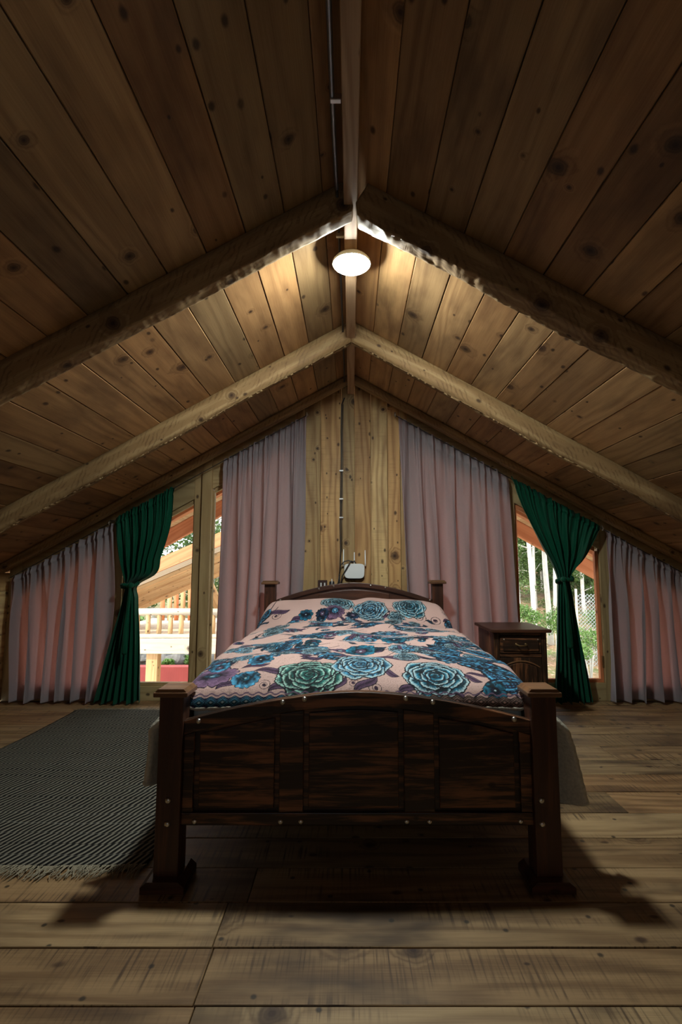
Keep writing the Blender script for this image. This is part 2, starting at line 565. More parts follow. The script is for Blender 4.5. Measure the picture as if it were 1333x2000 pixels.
M_leaf = foliage_mat('pine_leaf', (.05, .10, .025), (.12, .19, .05), (.26, .32, .12))
M_leaf2 = foliage_mat('bush_leaf', (.08, .17, .03), (.18, .30, .08), (.34, .44, .18))
M_bark = plain('pale_bark', (.62, .57, .50), .85, noise=.35, scale=7, bump=.5)
m, nt, b = newmat('forest_ground')
g = N(nt)
tc = g.node('ShaderNodeTexCoord').outputs['Object']
n = g.noise(tc, 2.5, 6, .7); n2 = g.noise(tc, 14, 4, .7)
cc = g.mix(g.smooth(n, .38, .62), (.26, .15, .08), (.13, .16, .05))
cc = g.mix(g.smooth(n2, .5, .7), cc, (.52, .36, .26))
nt.links.new(cc, b.inputs['Base Color']); b.inputs['Roughness'].default_value = .95
g.bump(n2, .8, .05, b)
M_ground = m
M_red = plain('red_painted_wall', (.30, .045, .04), .7, noise=.25, scale=4)
M_rock = plain('grey_rock', (.15, .14, .13), .9, noise=.5, scale=9, bump=.8)
M_wire = plain('galvanised_wire', (.45, .46, .47), .4, .7)
M_concrete = plain('pale_render', (.75, .74, .70), .9, noise=.1)

# ================================================================== SETTING
YB, YW = -2.2, 4.62           # room's rear, window wall inner face
XL, XR = -3.06, 3.10          # knee walls
OVER = 6.3

# floor: boards run left-right; seams measured from the photograph
mb = MB()
mb.box((XL, YB, -.06), (XR, YW + .12, -.014), 'x')
ys = [4.74, 4.50, 4.30, 4.196, 3.946, 3.73, 3.481, 3.239, 3.022, 2.796, 2.567, 2.341, 2.12, 1.912, 1.70, 1.491, 1.28, 1.07, .86, .65, .44, .22, 0, -.22, -.44, -.66, -.88, -1.1, -1.32, -1.54, -1.76, -1.98, -2.2]
for i in range(len(ys) - 1):
    a, c = ys[i + 1] + .0025, ys[i] - .0025
    if 13 <= i <= 20: cuts = [XL, -.425 + .006 * (i - 13), XR]
    elif i % 3 == 0: cuts = [XL, 1.62 - .3 * (i % 2), XR]
    elif i % 3 == 1: cuts = [XL, -1.9, XR]
    else: cuts = [XL, XR]
    if i == 12: cuts = [XL, -.36, XR]
    for x0, x1 in zip(cuts[:-1], cuts[1:]):
        mb.box((x0 + .0015, a, -.02), (x1 - .0015, c, random.uniform(-.0022, 0)), 'x', bevel=.0018)
tag(mb.build('floor', M_floor), 'wide worn wooden floor boards', kind='structure')

# ceiling: boards run from front to back along both slopes
BW = .1695


def slope_M(side):
    # local x runs down the slope, local z is outward normal
    a = RANG if side > 0 else -RANG
    return Matrix.Translation((0, 0, RZ0)) @ Matrix.Rotation(a, 4, 'Y')


mb = MB()
for side, off in ((-1, .125), (1, .156)):
    M = slope_M(side)
    edges = [0.0] + [off + BW * k for k in range(40) if off + BW * k < 3.3] + [3.4]
    cs = math.cos(RANG)
    for a, c in zip(edges[:-1], edges[1:]):
        a_, c_ = a / cs + .002, c / cs - .002
        x0, x1 = (a_, c_) if side > 0 else (-c_, -a_)
        yj = random.choice([None, None, 2.16, 3.46, 2.16])
        segs = [(YB - .3, 5.35)] if yj is None else [(YB - .3, yj), (yj + .001, 5.35)]
        for y0, y1 in segs:
            mb.box((x0, y0, random.uniform(0, .0025)), (x1, y1, .025), 'y', M=M, bevel=.0028)
    x0, x1 = (0, 3.95) if side > 0 else (-3.95, 0)
    mb.box((x0, YB - .3, .026), (x1, OVER, .06), 'y', M=M)
tag(mb.build('ceiling', M_ceil), 'sloping plank ceiling on both sides of the ridge', kind='structure')

# outside soffit boards of the overhanging roof, seen through the windows
mb = MB()
for side in (-1, 1):
    M = slope_M(side)
    for k in range(22):
        a, c = k * .18 + .001, k * .18 + .179
        x0, x1 = (a, c) if side > 0 else (-c, -a)
        mb.box((x0, 5.36, 0), (x1, OVER - .05, .024), 'y', M=M)
tag(mb.build('trim_1', M_out), 'boards under the roof overhang outside', kind='structure')

# window wall built round the openings
TH = .10


def headline(x, drop): return roof(x) - drop


HD = .30      # window head below the roof


def wall_prism(mb, pts, grain='z', y0=YW, y1=YW + TH):
    mb.prism(pts, 'y', y0, y1, grain)


wins = [(-2.95, -2.18, .12), (-2.05, -1.425, .12), (-1.262, -.52, .12),
        (.52, 1.43, .12), (1.485, 2.235, .15), (2.40, 2.98, .12)]
mb = MB()
# centre boards
bx = [-.52, -.437, -.279, -.088, .033, .181, .335, .451, .52]
for a, c in zip(bx[:-1], bx[1:]):
    if a < -1e-6 and c > 1e-6:
        pts = [(a + .0015, 0), (c - .0015, 0), (c - .0015, roof(c)), (0, RZ0), (a + .0015, roof(a))]
    else:
        pts = [(a + .0015, 0), (c - .0015, 0), (c - .0015, roof(c)), (a + .0015, roof(a))]
    dy = random.uniform(0, .004)
    mb.prism(pts, 'y', YW + dy, YW + .03, 'z', bevel=.003)
mb.box((-.52, YW + .031, 0), (.52, YW + TH, 2.55), 'z')
tag(mb.build('wall_back', M_wall), 'vertical knotty boards behind the bed', kind='structure')

mb = MB()
gaps = [(XL, -2.95), (-2.18, -2.05), (1.43, 1.485), (2.235, 2.40), (2.98, XR)]
for a, c in gaps:
    mb.prism([(a + .001, 0), (c - .001, 0), (c - .001, roof(c)), (a + .001, roof(a))], 'y', YW, YW + TH, 'z')
# mullion pair between second and third window
mb.prism([(-1.424, 0), (-1.350, 0), (-1.350, roof(1.350)), (-1.424, roof(1.424))], 'y', YW - .0, YW + TH, 'z')
mb.prism([(-1.348, 0), (-1.263, 0), (-1.263, roof(1.263)), (-1.348, roof(1.348))], 'y', YW - .035, YW + TH, 'z')
for a, c, sill in wins:
    mb.box((a, YW, 0), (c, YW + TH, sill), 'x', bevel=.002)
    mb.prism([(a, headline(a, HD)), (c, headline(c, HD)), (c, roof(c)), (a, roof(a))], 'y', YW, YW + TH, 'x')
tag(mb.build('trim_2', M_frame), 'timber posts, sills and sloping heads of the window wall', kind='structure')

# window sashes with panes
for i, (a, c, sill) in enumerate(wins):
    fm = MB()
    f = .028 if i == 4 else .014
    y0, y1 = YW + .03, YW + .07
    fm.box((a + .001, y0, sill + .001), (a + f, y1, headline(a, HD) - .016 if a < 0 else headline(a + f, HD) - .002), 'z')
    fm.box((c - f, y0, sill + .001), (c - .001, y1, headline(c, HD) - .016 if c > 0 else headline(c - f, HD) - .016), 'z')
    fm.box((a + f, y0, sill + .001), (c - f, y1, sill + .03), 'x')
    ha, hc = headline(a + f, HD) - .002, headline(c - f, HD) - .002
    fm.prism([(a + f, ha - .035), (c - f, hc - .035), (c - f, hc), (a + f, ha)], 'y', y0, y1, 'x')
    fo = fm.build('window_%d' % (i + 1), M_orange if i == 4 else M_frame)
    tag(fo, 'window sash in the window wall', kind='structure')
    gm = MB()
    gm.prism([(a + f, sill + .03), (c - f, sill + .03), (c - f, hc - .035), (a + f, ha - .035)], 'y', YW + .048, YW + .052, 'x')
    gm.build('pane', M_glass, fo)
    if i == 4:
        hm = MB()
        for z in (.28, 1.28):
            hm.box((c - .012, YW + .010, z), (c + .002, YW + .034, z + .10), 'z', bevel=.002)
        hm.build('hinge', M_brass, fo)
        hm = MB()
        hm.box((c - .040, YW + .004, 1.43), (c - .006, YW + .031, 1.52), 'z', bevel=.004)
        hm.tube([(c - .02, YW + .006, 1.50), (c - .02, YW - .02, 1.50), (c - .075, YW - .022, 1.455)], .006, 8)
        hm.build('latch', M_brass, fo)

# knee walls, rear wall
for nm, x0, x1, lab in (('wall_left', XL - .08, XL, 'low side wall of horizontal planks at left'), ('wall_right', XR, XR + .08, 'low side wall of horizontal planks at right')):
    mb = MB()
    z = 0
    top = roof(abs(x0 if x0 < 0 else x1)) + .0
    while z < top - .01:
        z1 = min(z + .19, top)
        mb.box((x0, YB, z + .001), (x1, YW + TH, z1 - .001), 'y')
        z = z1
    tag(mb.build(nm, M_wall), lab, kind='structure')
mb = MB()
x = XL
while x < XR - .01:
    x1 = min(x + .2, XR)
    if x < 0 < x1:
        pts = [(x, 0), (x1 - .002, 0), (x1 - .002, roof(x1)), (0, RZ0), (x, roof(x))]
    else:
        pts = [(x, 0), (x1 - .002, 0), (x1 - .002, roof(x1)), (x, roof(x))]
    mb.prism(pts, 'y', YB - .05, YB, 'z')
    x = x1
tag(mb.build('wall_rear', M_wall), 'plank gable wall behind the camera', kind='structure')

# ------------------------------------------------------------------ ridge board
RB = 2.755
mb = MB()
mb.box((-.032, YB, RB), (.030, 4.60, 2.868), 'y', bevel=.003)
tag(mb.build('ridge_beam', M_ridge), 'narrow pine ridge board running along the peak of the ceiling', 'beam')

# rafters: sawn logs with irregular edges following the slope
def rafter(side, y0, y1, depth, label, rough=.012, seed=0, x_start=.035, x_end=3.05, mat=None, name='rafter', grp=None, tilt=0.0, rf=.018, r=.018):
    """depth is measured square to the slope; the top face lies 2 mm under the boards."""
    n, cs = 420, math.cos(RANG)
    L0, L1 = x_start / cs, (x_end) / cs
    bm = MB()
    w2, hh = (y1 - y0) / 2, depth
    prof = []
    K = 5
    corners = [(-w2, 0, 0), (w2, 0, 0), (w2, -hh, 1), (-w2, -hh, 1)]
    # closed section: top flat, lower corners rounded
    sec = [(-w2, -.002)] + [(-w2 * (1 - 2 * i / 4), -.002) for i in (1, 2, 3)] + [(w2, -.002)]
    sec += [(w2, -hh * .3), (w2, -hh * .6)]
    hb_ = hh - tilt
    for k in range(K + 1):
        a = -PI / 2 * k / K
        sec.append((w2 - r + r * math.cos(a), -hb_ + r + r * math.sin(a)))
    sec += [(w2 * .33, -hb_ - tilt * .42), (-w2 * .33, -hb_ - tilt * .8)]
    for k in range(K + 1):
        a = -PI / 2 - PI / 2 * k / K
        sec.append((-w2 + rf + rf * math.cos(a), -hh + rf + rf * math.sin(a)))
    sec += [(-w2, -hh * .6), (-w2, -hh * .3)]
    yc = (y0 + y1) / 2
    M = Matrix.Translation((0, yc, RZ0)) @ Matrix.Rotation(side * RANG, 4, 'Y')
    rings = []
    ou = random.uniform(0, 20)
    for i in range(n + 1):
        L = L0 + (L1 - L0) * i / n
        ring = []
        cut = 1.0
        if i < 4: cut = .72 + .07 * i
        for (a, c) in sec:
            low = min(1, max(0, -c / hh))
            nz = mnoise.noise(Vector((L * 3.1 + seed, a * 8, c * 8)))
            nf = mnoise.noise(Vector((L * 17 + seed, a * 30, c * 30))) + .8 * mnoise.noise(Vector((L * 41 + seed, a * 60, c * 60)))
            nn = mnoise.noise(Vector((L * 1.3 + seed * 2, 0, 0)))
            dc = (nz * rough + nf * rough * .38 + nn * rough * 1.0) * low
            da = (nz * rough * .6 + nf * rough * .15) * low
            ring.append(bm.bm.verts.new(M @ Vector((side * L, a + da, min(-.002, (c + dc) * (cut if low > .5 else 1))))))
        rings.append(ring)
    m_ = len(sec)
    per = [0]
    for k in range(m_):
        p, q = sec[k], sec[(k + 1) % m_]
        per.append(per[-1] + math.hypot(p[0] - q[0], p[1] - q[1]))
    for i in range(n):
        for k in range(m_):
            k2 = (k + 1) % m_
            f = bm.bm.faces.new((rings[i][k], rings[i][k2], rings[i + 1][k2], rings[i + 1][k]))
            f.smooth = True
            for l, (ii, kk) in zip(f.loops, ((i, k), (i, k + 1), (i + 1, k + 1), (i + 1, k))):
                l[bm.uv].uv = (ou + (L1 - L0) * ii / n, ou + per[kk]); l[bm.tn].uv = (.5, .5)
    for f in (bm.bm.faces.new(rings[0][::-1]), bm.bm.faces.new(rings[-1])):
        for l in f.loops: l[bm.uv].uv = (ou, ou + l.vert.co.y); l[bm.tn].uv = (.4, .5)
    o = bm.build(name, mat or M_log)
    tag(o, label, 'beam', grp)
    return o


rafter(-1, 2.11, 2.21, .135, 'nearest rough-sawn rafter on the left ceiling slope', .008, 3.3, tilt=.002, rf=.010, r=.026)
rafter(1, 2.09, 2.215, .140, 'nearest rafter on the right ceiling slope, with a ragged hewn lower face', .019, 9.1, x_start=.075, tilt=.002, rf=.008, r=.034)
rafter(-1, 3.43, 3.52, .128, 'second rafter on the left ceiling slope, just past the ceiling lamp', .007, 5.2, rf=.04)
rafter(1, 3.43, 3.52, .128, 'second rafter on the right ceiling slope, just past the ceiling lamp', .007, 15.7, rf=.04)
rafter(-1, 4.40, 4.50, .06, 'slim beam above the left curtains where ceiling meets window wall', .002, 21, x_start=.03)
rafter(1, 4.40, 4.50, .06, 'slim beam above the right curtains where ceiling meets window wall', .002, 31, x_start=.03)

# outside rafters and barge boards of the overhang
for side, sd in ((-1, 'left'), (1, 'right')):
    for (y0, y1, d, lab) in ((5.36, 5.46, .15, 'orange rafter under the roof overhang outside the %s windows'), (6.22, 6.30, .17, 'orange barge board at the outer edge of the %s roof overhang')):
        mb = MB()
        M = slope_M(side)
        x0, x1 = (.02, 3.9) if side > 0 else (-3.9, -.02)
        mb.box((x0, y0, -d), (x1, y1, -.002), 'x', M=M, bevel=.004)
        tag(mb.build('barge_board' if y0 > 6 else 'rafter', M_orange), lab % sd, 'beam')

# ------------------------------------------------------------------ ceiling lamp
LX, LY = 0.003, 2.50
lamp = empty('ceiling_lamp', (LX, LY, RB - .045), 'round white glowing ceiling lamp under the ridge board', 'lamp')
mb = MB()
mb.lathe([(0, .044), (.075, .044), (.085, .036), (.098, .020), (.100, .008), (.097, .006), (.0945, .0085), (.0945, .012), (0, .012)], (LX, LY, RB - .045), 40)
mb.build('lamp_housing', M_white, lamp)
mb = MB()
mb.lathe([(.094, .009), (.0935, .003), (.085, -.004), (.04, -.009), (0, -.010)], (LX, LY, RB - .045), 40)
mb.build('lamp_shade', M_lamp, lamp)

# conduit along the ridge
mb = MB()
pts = []
for i in range(400):
    y = .9 + i * (2.06 - .9) / 399
    pts.append((-.062 + .004 * math.sin(y * 3), y, 2.792))
rads = [.0075 + (.0022 if i % 2 else 0) for i in range(400)]
mb.tube(pts, rads, 8)
co = empty('cable_conduit', (-.062, 1.5, 2.79), 'thin ribbed steel cable conduit along the left of the ridge board', 'conduit')
mb.build('conduit_tube', M_conduit, co)
mb = MB()
mb.tube([(-.062, 2.06, 2.792), (-.060, 2.3, 2.80), (-.058, 2.9, 2.80), (-.056, 4.0, 2.80), (-.060, 4.56, 2.80)], .006, 8)
mb.build('cable', M_black, co)
for y in (1.62, 2.36):
    mb = MB()
    mb.box((-.074, y, 2.778), (-.034, y + .018, 2.804), 'y', bevel=.002)
    mb.build('clip', M_steel, co)

# cable down the wall, router, sockets
wc = empty('wall_cable', (-.093, 4.61, 1.6), 'dark cable clipped down the wall boards above the headboard', 'cable')
mb = MB()
p = [(-.060, 4.60, 2.72), (-.086, 4.606, 2.66), (-.091, 4.608, 2.4), (-.088, 4.608, 2.1), (-.094, 4.608, 1.8), (-.098, 4.608, 1.55), (-.093, 4.606, 1.3), (-.100, 4.604, 1.12), (-.104, 4.602, .99), (-.10, 4.60, .93)]
mb.tube(p, .0055, 8)
mb.tube([(q[0] + .013, q[1], q[2]) for q in p[1:7]], .004, 8)
mb.build('cable', M_black, wc)
for z in (2.03, 1.60, 1.77):
    mb = MB()
    mb.box((-.106, 4.598, z), (-.070, 4.615, z + .012), 'x', bevel=.002)
    mb.build('clip', M_white, wc)
RXc, RYc, RZc = .030, 4.595, 1.125
ro = empty('wifi_router', (RXc, RYc, RZc), 'white wifi router with three antennas hung on the wall boards', 'router')
mb = MB()
hw, hh = .090, .066
pl = []
for k in range(32):
    a = 2 * PI * k / 32
    ca_, sa_ = math.cos(a), math.sin(a)
    x = hw * math.copysign(abs(ca_) ** .42, ca_) * (1 + .06 * sa_)
    z = hh * math.copysign(abs(sa_) ** .42, sa_)
    pl.append((RXc + x, RZc + z))
mb.prism(pl, 'y', RYc - .018, RYc + .006, 'x', bevel=.005)
mb.build('router_body', M_white, ro)
mb = MB()
pl2 = [(RXc + (x - RXc) * 1.0, RZc - .008 + (z - RZc) * 1.0) for x, z in pl]
mb.prism(pl2, 'y', RYc + .007, RYc + .020, 'x')
mb.build('router_back', M_black, ro)
for x0, dz in ((-.098, .21), (.0, .18), (.098, .20)):
    mb = MB()
    mb.tube([(RXc + x0, RYc + .004, RZc + .045), (RXc + x0, RYc + .004, RZc + .07), (RXc + x0 * .98, RYc + .004, RZc + dz * .93)], [.0065, .0055, .004], 10)
    mb.build('antenna', M_white, ro)
mb = MB()
mb.tube([(RXc - .02, RYc - .024, RZc + .075), (RXc - .05, RYc - .03, RZc + .095), (RXc - .09, RYc - .026, RZc + .085), (RXc - .125, RYc - .014, RZc + .05), (RXc - .132, RYc - .004, RZc - .02)], .005, 8)
mb.tube([(RXc - .005, RYc - .024, RZc + .082), (RXc - .03, RYc - .034, RZc + .09), (RXc - .065, RYc - .032, RZc + .03), (RXc - .105, RYc - .026, RZc - .04), (RXc - .125, RYc - .012, RZc - .13), (RXc - .12, RYc - .004, RZc - .2)], .0055, 8)
mb.tube([(RXc - .132, RYc - .004, RZc - .02), (RXc - .14, RYc - .012, RZc - .09), (RXc - .16, RYc - .014, RZc - .14), (RXc - .195, RYc - .018, RZc - .11)], .005, 8)
mb.tube([(RXc - .02, RYc - .022, RZc + .07), (RXc, RYc - .024, RZc + .092), (RXc + .012, RYc - .012, RZc + .068)], .005, 8)
tag(mb.build('router_cable', M_black), 'black cables looping from the router down behind the headboard', 'cable')

so = empty('wall_socket', (-.252, 4.61, 1.0), 'dark brown double wall socket above the headboard', 'socket')
mb = MB()
mb.box((-.294, 4.606, .945), (-.212, 4.619, 1.045), 'z', bevel=.003)
mb.build('socket_plate', M_brown, so)
for x in (-.273, -.240):
    mb = MB()
    mb.box((x, 4.602, .99), (x + .011, 4.607, 1.022), 'z', bevel=.001)
    mb.build('socket_insert', M_white, so)
sw = empty('charger_plug', (-.17, 4.60, 1.0), 'black plug adapter in a socket beside the brown double socket', 'plug')
mb = MB()
mb.box((-.194, 4.60, .955), (-.148, 4.619, 1.035), 'z', bevel=.005)
mb.box((-.182, 4.57, .97), (-.158, 4.60, 1.01), 'z', bevel=.004)
mb.build('plug_body', M_black, sw)
mb = MB()
mb.tube([(-.170, 4.566, 1.0), (-.168, 4.562, 1.03), (-.170, 4.575, 1.055)], .004, 8)
mb.build('plug_cord', M_white, sw)

# ================================================================== CURTAINS
def smoothstep(t): t = np.clip(t, 0, 1); return t * t * (3 - 2 * t)


def curtain(name, xs_top, rows, nf, amp, label, cat, grp, mat, depth=4.535, seed=1, top_drop=.18, head=.05, nu=420, nv=150, pinch=None, skew=0.0):
    """rows: list of (v, xl, xr, ampscale); v 0 top .. 1 floor. The top edge follows the roof slope."""
    rng = np.random.RandomState(seed)
    u = np.linspace(0, 1, nu)
    v = np.linspace(0, 1, nv)
    V, U = np.meshgrid(v, u, indexing='ij')
    rv = np.array([r[0] for r in rows]); xl = np.array([r[1] for r in rows]); xr = np.array([r[2] for r in rows]); am = np.array([r[3] for r in rows])

    def cub(q, arr):
        i = np.clip(np.searchsorted(rv, q) - 1, 0, len(rv) - 2)
        t = (q - rv[i]) / (rv[i + 1] - rv[i])
        dsl = np.gradient(arr, rv)
        h = rv[i + 1] - rv[i]
        return ((2 * t**3 - 3 * t**2 + 1) * arr[i] + (t**3 - 2 * t**2 + t) * h * dsl[i] + (-2 * t**3 + 3 * t**2) * arr[i + 1] + (t**3 - t**2) * h * dsl[i + 1])
    XL_, XR_, A_ = cub(V, xl), cub(V, xr), np.clip(cub(V, am), .02, 3)
    # irregular fold spacing
    kn = np.sort(np.concatenate([[0, 1], np.clip((np.arange(1, nf * 2) + rng.uniform(-.30, .30, nf * 2 - 1)) / (nf * 2), 0, 1)]))
    ph = np.interp(U + .012 * np.sin(V * 4 + U * 9), kn, np.arange(len(kn)) * PI)
    fa = np.interp(U, np.linspace(0, 1, nf * 2 + 1), rng.uniform(.45, 1.25, nf * 2 + 1))
    ph2 = np.interp(U, np.linspace(0, 1, 40), np.cumsum(rng.uniform(.5, 1.5, 40)) * 2.6)
    big = np.sin(ph + .5 * np.sin(V * 3 + U * 4)) * fa
    fine = np.sin(ph2) * np.exp(-V * 7) * .55
    Y = depth - amp * A_ * (big * (.35 + .65 * smoothstep(V * 2.2)) + fine) * .5
    W = XR_ - XL_
    X = XL_ + W * U + W / nf * .16 * np.cos(ph) * smoothstep(V * 2) * (1 if pinch is None else .6)
    xt = xs_top[0] + (xs_top[1] - xs_top[0]) * U
    zt = RZ0 - RSL * np.abs(xt) - top_drop + .006 * np.sin(U * nf * 2 * PI * 2.3)
    if pinch is not None:
        vp, zp, wp = pinch
        Y = Y - .05 * np.exp(-((V - vp) / .10)**2) * np.cos((U - .5) * PI)
        # every column passes the tie at the same height
        lo = np.clip(V / vp, 0, 1); hi = np.clip((V - vp) / (1 - vp), 0, 1)
        zb = .014 + .012 * np.sin(ph * .5)
        sag = skew * np.sin(lo * PI) * (U - .5)
        Z = np.where(V < vp, zt + (zp - zt) * lo + sag, zp + (zb - zp) * hi)
    else:
        zb = .012 + .012 * (np.sin(ph * .7) * .5 + .5)
        Z = zt + (zb - zt) * V
    # heading: a ruffle above the cord
    Y = Y + np.where(V < head, (.012 * np.cos(V / head * PI)), 0)
    P = np.stack([X, Y, Z], -1)
    uv = np.stack([U * (xs_top[1] - xs_top[0]) * 1.8, Z], -1)
    o = grid_obj(name, P, mat, None, uv)
    sm = o.modifiers.new('th', 'SOLIDIFY'); sm.thickness = .0016; sm.offset = 0
    return tag(o, label, cat, grp)


curtain('curtain', (-2.97, -2.115), [(0, -2.975, -2.115, 1), (.4, -2.97, -2.10, 1.1), (1, -2.93, -2.14, 1.6)], 6, .10,
        'grey-pink curtain at the far left, hanging left of the green curtain', 'curtain', 'grey-pink curtains', M_curt, seed=3, top_drop=.135)
curtain('curtain', (-1.145, -.405), [(0, -1.145, -.405, .8), (.5, -1.17, -.43, 1), (1, -1.20, -.48, 1.3)], 6, .085,
        'tall grey-pink curtain left of the router and centre boards', 'curtain', 'grey-pink curtains', M_curt, seed=8, top_drop=.115)
curtain('curtain', (.43, 1.42), [(0, .43, 1.42, .8), (.4, .455, 1.435, 1), (1, .50, 1.465, 1.3)], 7, .085,
        'tall grey-pink curtain right of the router and centre boards', 'curtain', 'grey-pink curtains', M_curt, seed=14, top_drop=.115)
curtain('curtain', (2.25, 3.02), [(0, 2.26, 3.02, .9), (.4, 2.24, 3.03, 1), (1, 2.20, 3.04, 1.5)], 6, .095,
        'grey-pink curtain at the far right, hanging right of the green curtain', 'curtain', 'grey-pink curtains', M_curt, seed=22, top_drop=.12)


def green(xs_top, rows, pinch, label, seed, tiex, tiez, side):
    o = curtain('tied_curtain', xs_top, rows, 7, .075, label, 'curtain', 'green tied-back curtains', M_green, depth=4.50, seed=seed, top_drop=.115, pinch=pinch)
    cx = (tiex[0] + tiex[1]) / 2; hw_ = (tiex[1] - tiex[0]) / 2 + .012
    mb = MB()
    pts = []
    for k in range(33):
        a = 2 * PI * k / 32
        pts.append((cx + hw_ * math.cos(a), 4.462 + .052 * math.sin(a), tiez + .012 * math.sin(a * 2) + .012 * math.cos(a)))
    mb.tube(pts, [.016 + .004 * math.sin(k * 2.1) for k in range(33)], 8, caps=False)
    kx = cx + side * hw_ * .5
    mb.lathe([(0, -.028), (.018, -.02), (.026, 0), (.02, .018), (0, .026)], (kx, 4.405, tiez), 12)
    mb.build('tieback', M_green, o)
    P = np.zeros((40, 7, 3))
    L = .56
    for i in range(40):
        t = i / 39
        for j in range(7):
            s_ = (j / 6 - .5)
            P[i, j] = (kx + .004 * math.sin(t * 7) + s_ * (.020 + .022 * t) - .02 * t * side, 4.392 - .02 * math.sin(t * 2.5) + abs(s_) * .012, tiez - .01 - L * t)
    t_ = grid_obj('tie_ribbon', P, M_green, o, np.stack(np.meshgrid(np.linspace(0, .05, 7), np.linspace(0, L, 40)), -1))
    sm = t_.modifiers.new('th', 'SOLIDIFY'); sm.thickness = .004
    return o


green((-2.085, -1.575), [(0, -2.085, -1.575, 1), (.20, -2.055, -1.60, 1), (.36, -2.01, -1.68, 1), (.455, -1.975, -1.735, .9), (.50, -1.958, -1.862, .7), (.56, -1.975, -1.86, .8), (.75, -2.07, -1.83, 1), (1, -2.185, -1.80, 1.3)],
      (.5, 1.01, .07), 'dark green curtain at left, tied in the middle by a ribbon', 5, (-1.962, -1.858), 1.005, 1)
green((1.425, 2.21), [(0, 1.425, 2.21, .8), (.15, 1.51, 2.14, .9), (.33, 1.66, 2.04, 1), (.46, 1.775, 1.925, .8), (.50, 1.795, 1.90, .7), (.56, 1.79, 1.92, .7), (.75, 1.765, 1.98, 1), (1, 1.72, 2.05, 1.2)],
      (.5, 1.06, .06), 'dark green curtain at right, tied in the middle behind the nightstand', 11, (1.795, 1.90), 1.055, -1)

# curtain cords
for side, x0, x1, lab in ((-1, .40, 2.99, 'taut dark wire carrying the curtains on the left'), (1, .40, 3.03, 'taut dark wire carrying the curtains on the right')):
    mb = MB()
    n = 20
    mb.tube([(side * (x0 + (x1 - x0) * i / n), 4.525, roof(x0 + (x1 - x0) * i / n) - .128) for i in range(n + 1)], .0035, 6)
    e = empty('tension_wire', (side * x0, 4.525, roof(x0) - .128), lab, 'wire')
    mb.build('cord', M_black, e)
    for xx in (x0, 2.14 if side < 0 else 2.225):
        mb = MB()
        xk = side * xx
        mb.tube([(xk, 4.618, roof(xx) - .10), (xk, 4.52, roof(xx) - .105), (xk, 4.50, roof(xx) - .128), (xk, 4.52, roof(xx) - .145)], .006, 8)
        mb.build('hook', M_steel, e)

# ================================================================== BED
BX = .026
bed = empty('bed_frame', (BX, 3.1, 0), 'dark burnt-wood bed frame with arched studded headboard and footboard', 'bed')


def post(xc, y0, y1, wdt, ztop, capw, name_cap, plate=True):
    mb = MB()
    mb.box((xc - wdt / 2, y0, .038), (xc + wdt / 2, y1, ztop - .026), 'z', bevel=.004, seg=2)
    po = mb.build('post', M_post, bed)
    yc = (y0 + y1) / 2
    mb = MB()
    mb.box((xc - capw / 2, yc - capw / 2, ztop - .028), (xc + capw / 2, yc + capw / 2, ztop - .010), 'x', bevel=.004, seg=2)
    c = capw / 2
    mb.prism([(-c + .004, 0), (c - .004, 0), (c - .016, .012), (-c + .016, .012)], 'y', yc - c + .006, yc + c - .006, 'x', M=Matrix.Translation((xc, 0, ztop - .011)))
    tag(mb.build('post_cap', M_cap, po))
    if plate:
        mb = MB()
        c = capw / 2 + .014
        mb.prism([(-c, 0), (c, 0), (c, .022), (c - .022, .040), (-c + .022, .040), (-c, .022)], 'y', yc - c, yc + c, 'x', M=Matrix.Translation((xc, 0, 0)))
        mb.build('foot_block', M_post, po)
    return po


pf = [post(-.673, 1.985, 2.075, .090, .700, .128, 0), post(.722, 1.985, 2.075, .095, .700, .128, 0)]
ph_ = [post(-.675, 4.30, 4.385, .090, 1.045, .138, 0), post(.722, 4.30, 4.385, .090, 1.050, .138, 0)]
for po, x in zip(pf, (-.672, .700)):
    for z in (.302, .220):
        mb = MB(); mb.dome((x, 1.985, z), .011, .008); mb.build('bolt', M_steel, po)


def arch(x, zend, zmid, hw=.66):
    t = (x - BX) / hw
    return zmid - (zmid - zend) * (abs(t) ** 1.7)


# footboard
FB = (2.005, 2.045)
mb = MB()
n = 40
xa, xb = -.629, .676
top = [(xa + (xb - xa) * i / n, arch(xa + (xb - xa) * i / n, .578, .684)) for i in range(n + 1)]
mb.prism([(xa, .208), (xb, .208)] + top[::-1], 'y', 2.018, 2.036, 'x')
fb = mb.build('footboard', M_dark, bed)


def frame_piece(x0, x1, zf0, zf1, y0, y1, nm, par, mat=None, grain='x', bevel=.004, nn=24):
    mb = MB()
    xs = [x0 + (x1 - x0) * i / nn for i in range(nn + 1)]
    pts = [(x, zf0(x)) for x in xs] + [(x, zf1(x)) for x in xs[::-1]]
    mb.prism(pts, 'y', y0, y1, grain, bevel=bevel)
    return mb.build(nm, mat or M_dark, par)


ftop = lambda x: arch(x, .578, .684)
frame_piece(xa, xb, lambda x: ftop(x) - .052, ftop, 2.002, 2.018, 'top_rail', fb)
frame_piece(xa, xb, lambda x: .207, lambda x: .252, 2.002, 2.018, 'bottom_rail', fb, nn=2)
for x0, x1 in ((-.628, -.588), (-.268, -.178), (.198, .312), (.632, .675)):
    frame_piece(x0, x1, lambda x: .2525, lambda x: ftop(x) - .0525, 2.003, 2.018, 'stile', fb, grain='z' if False else 'x', nn=6)
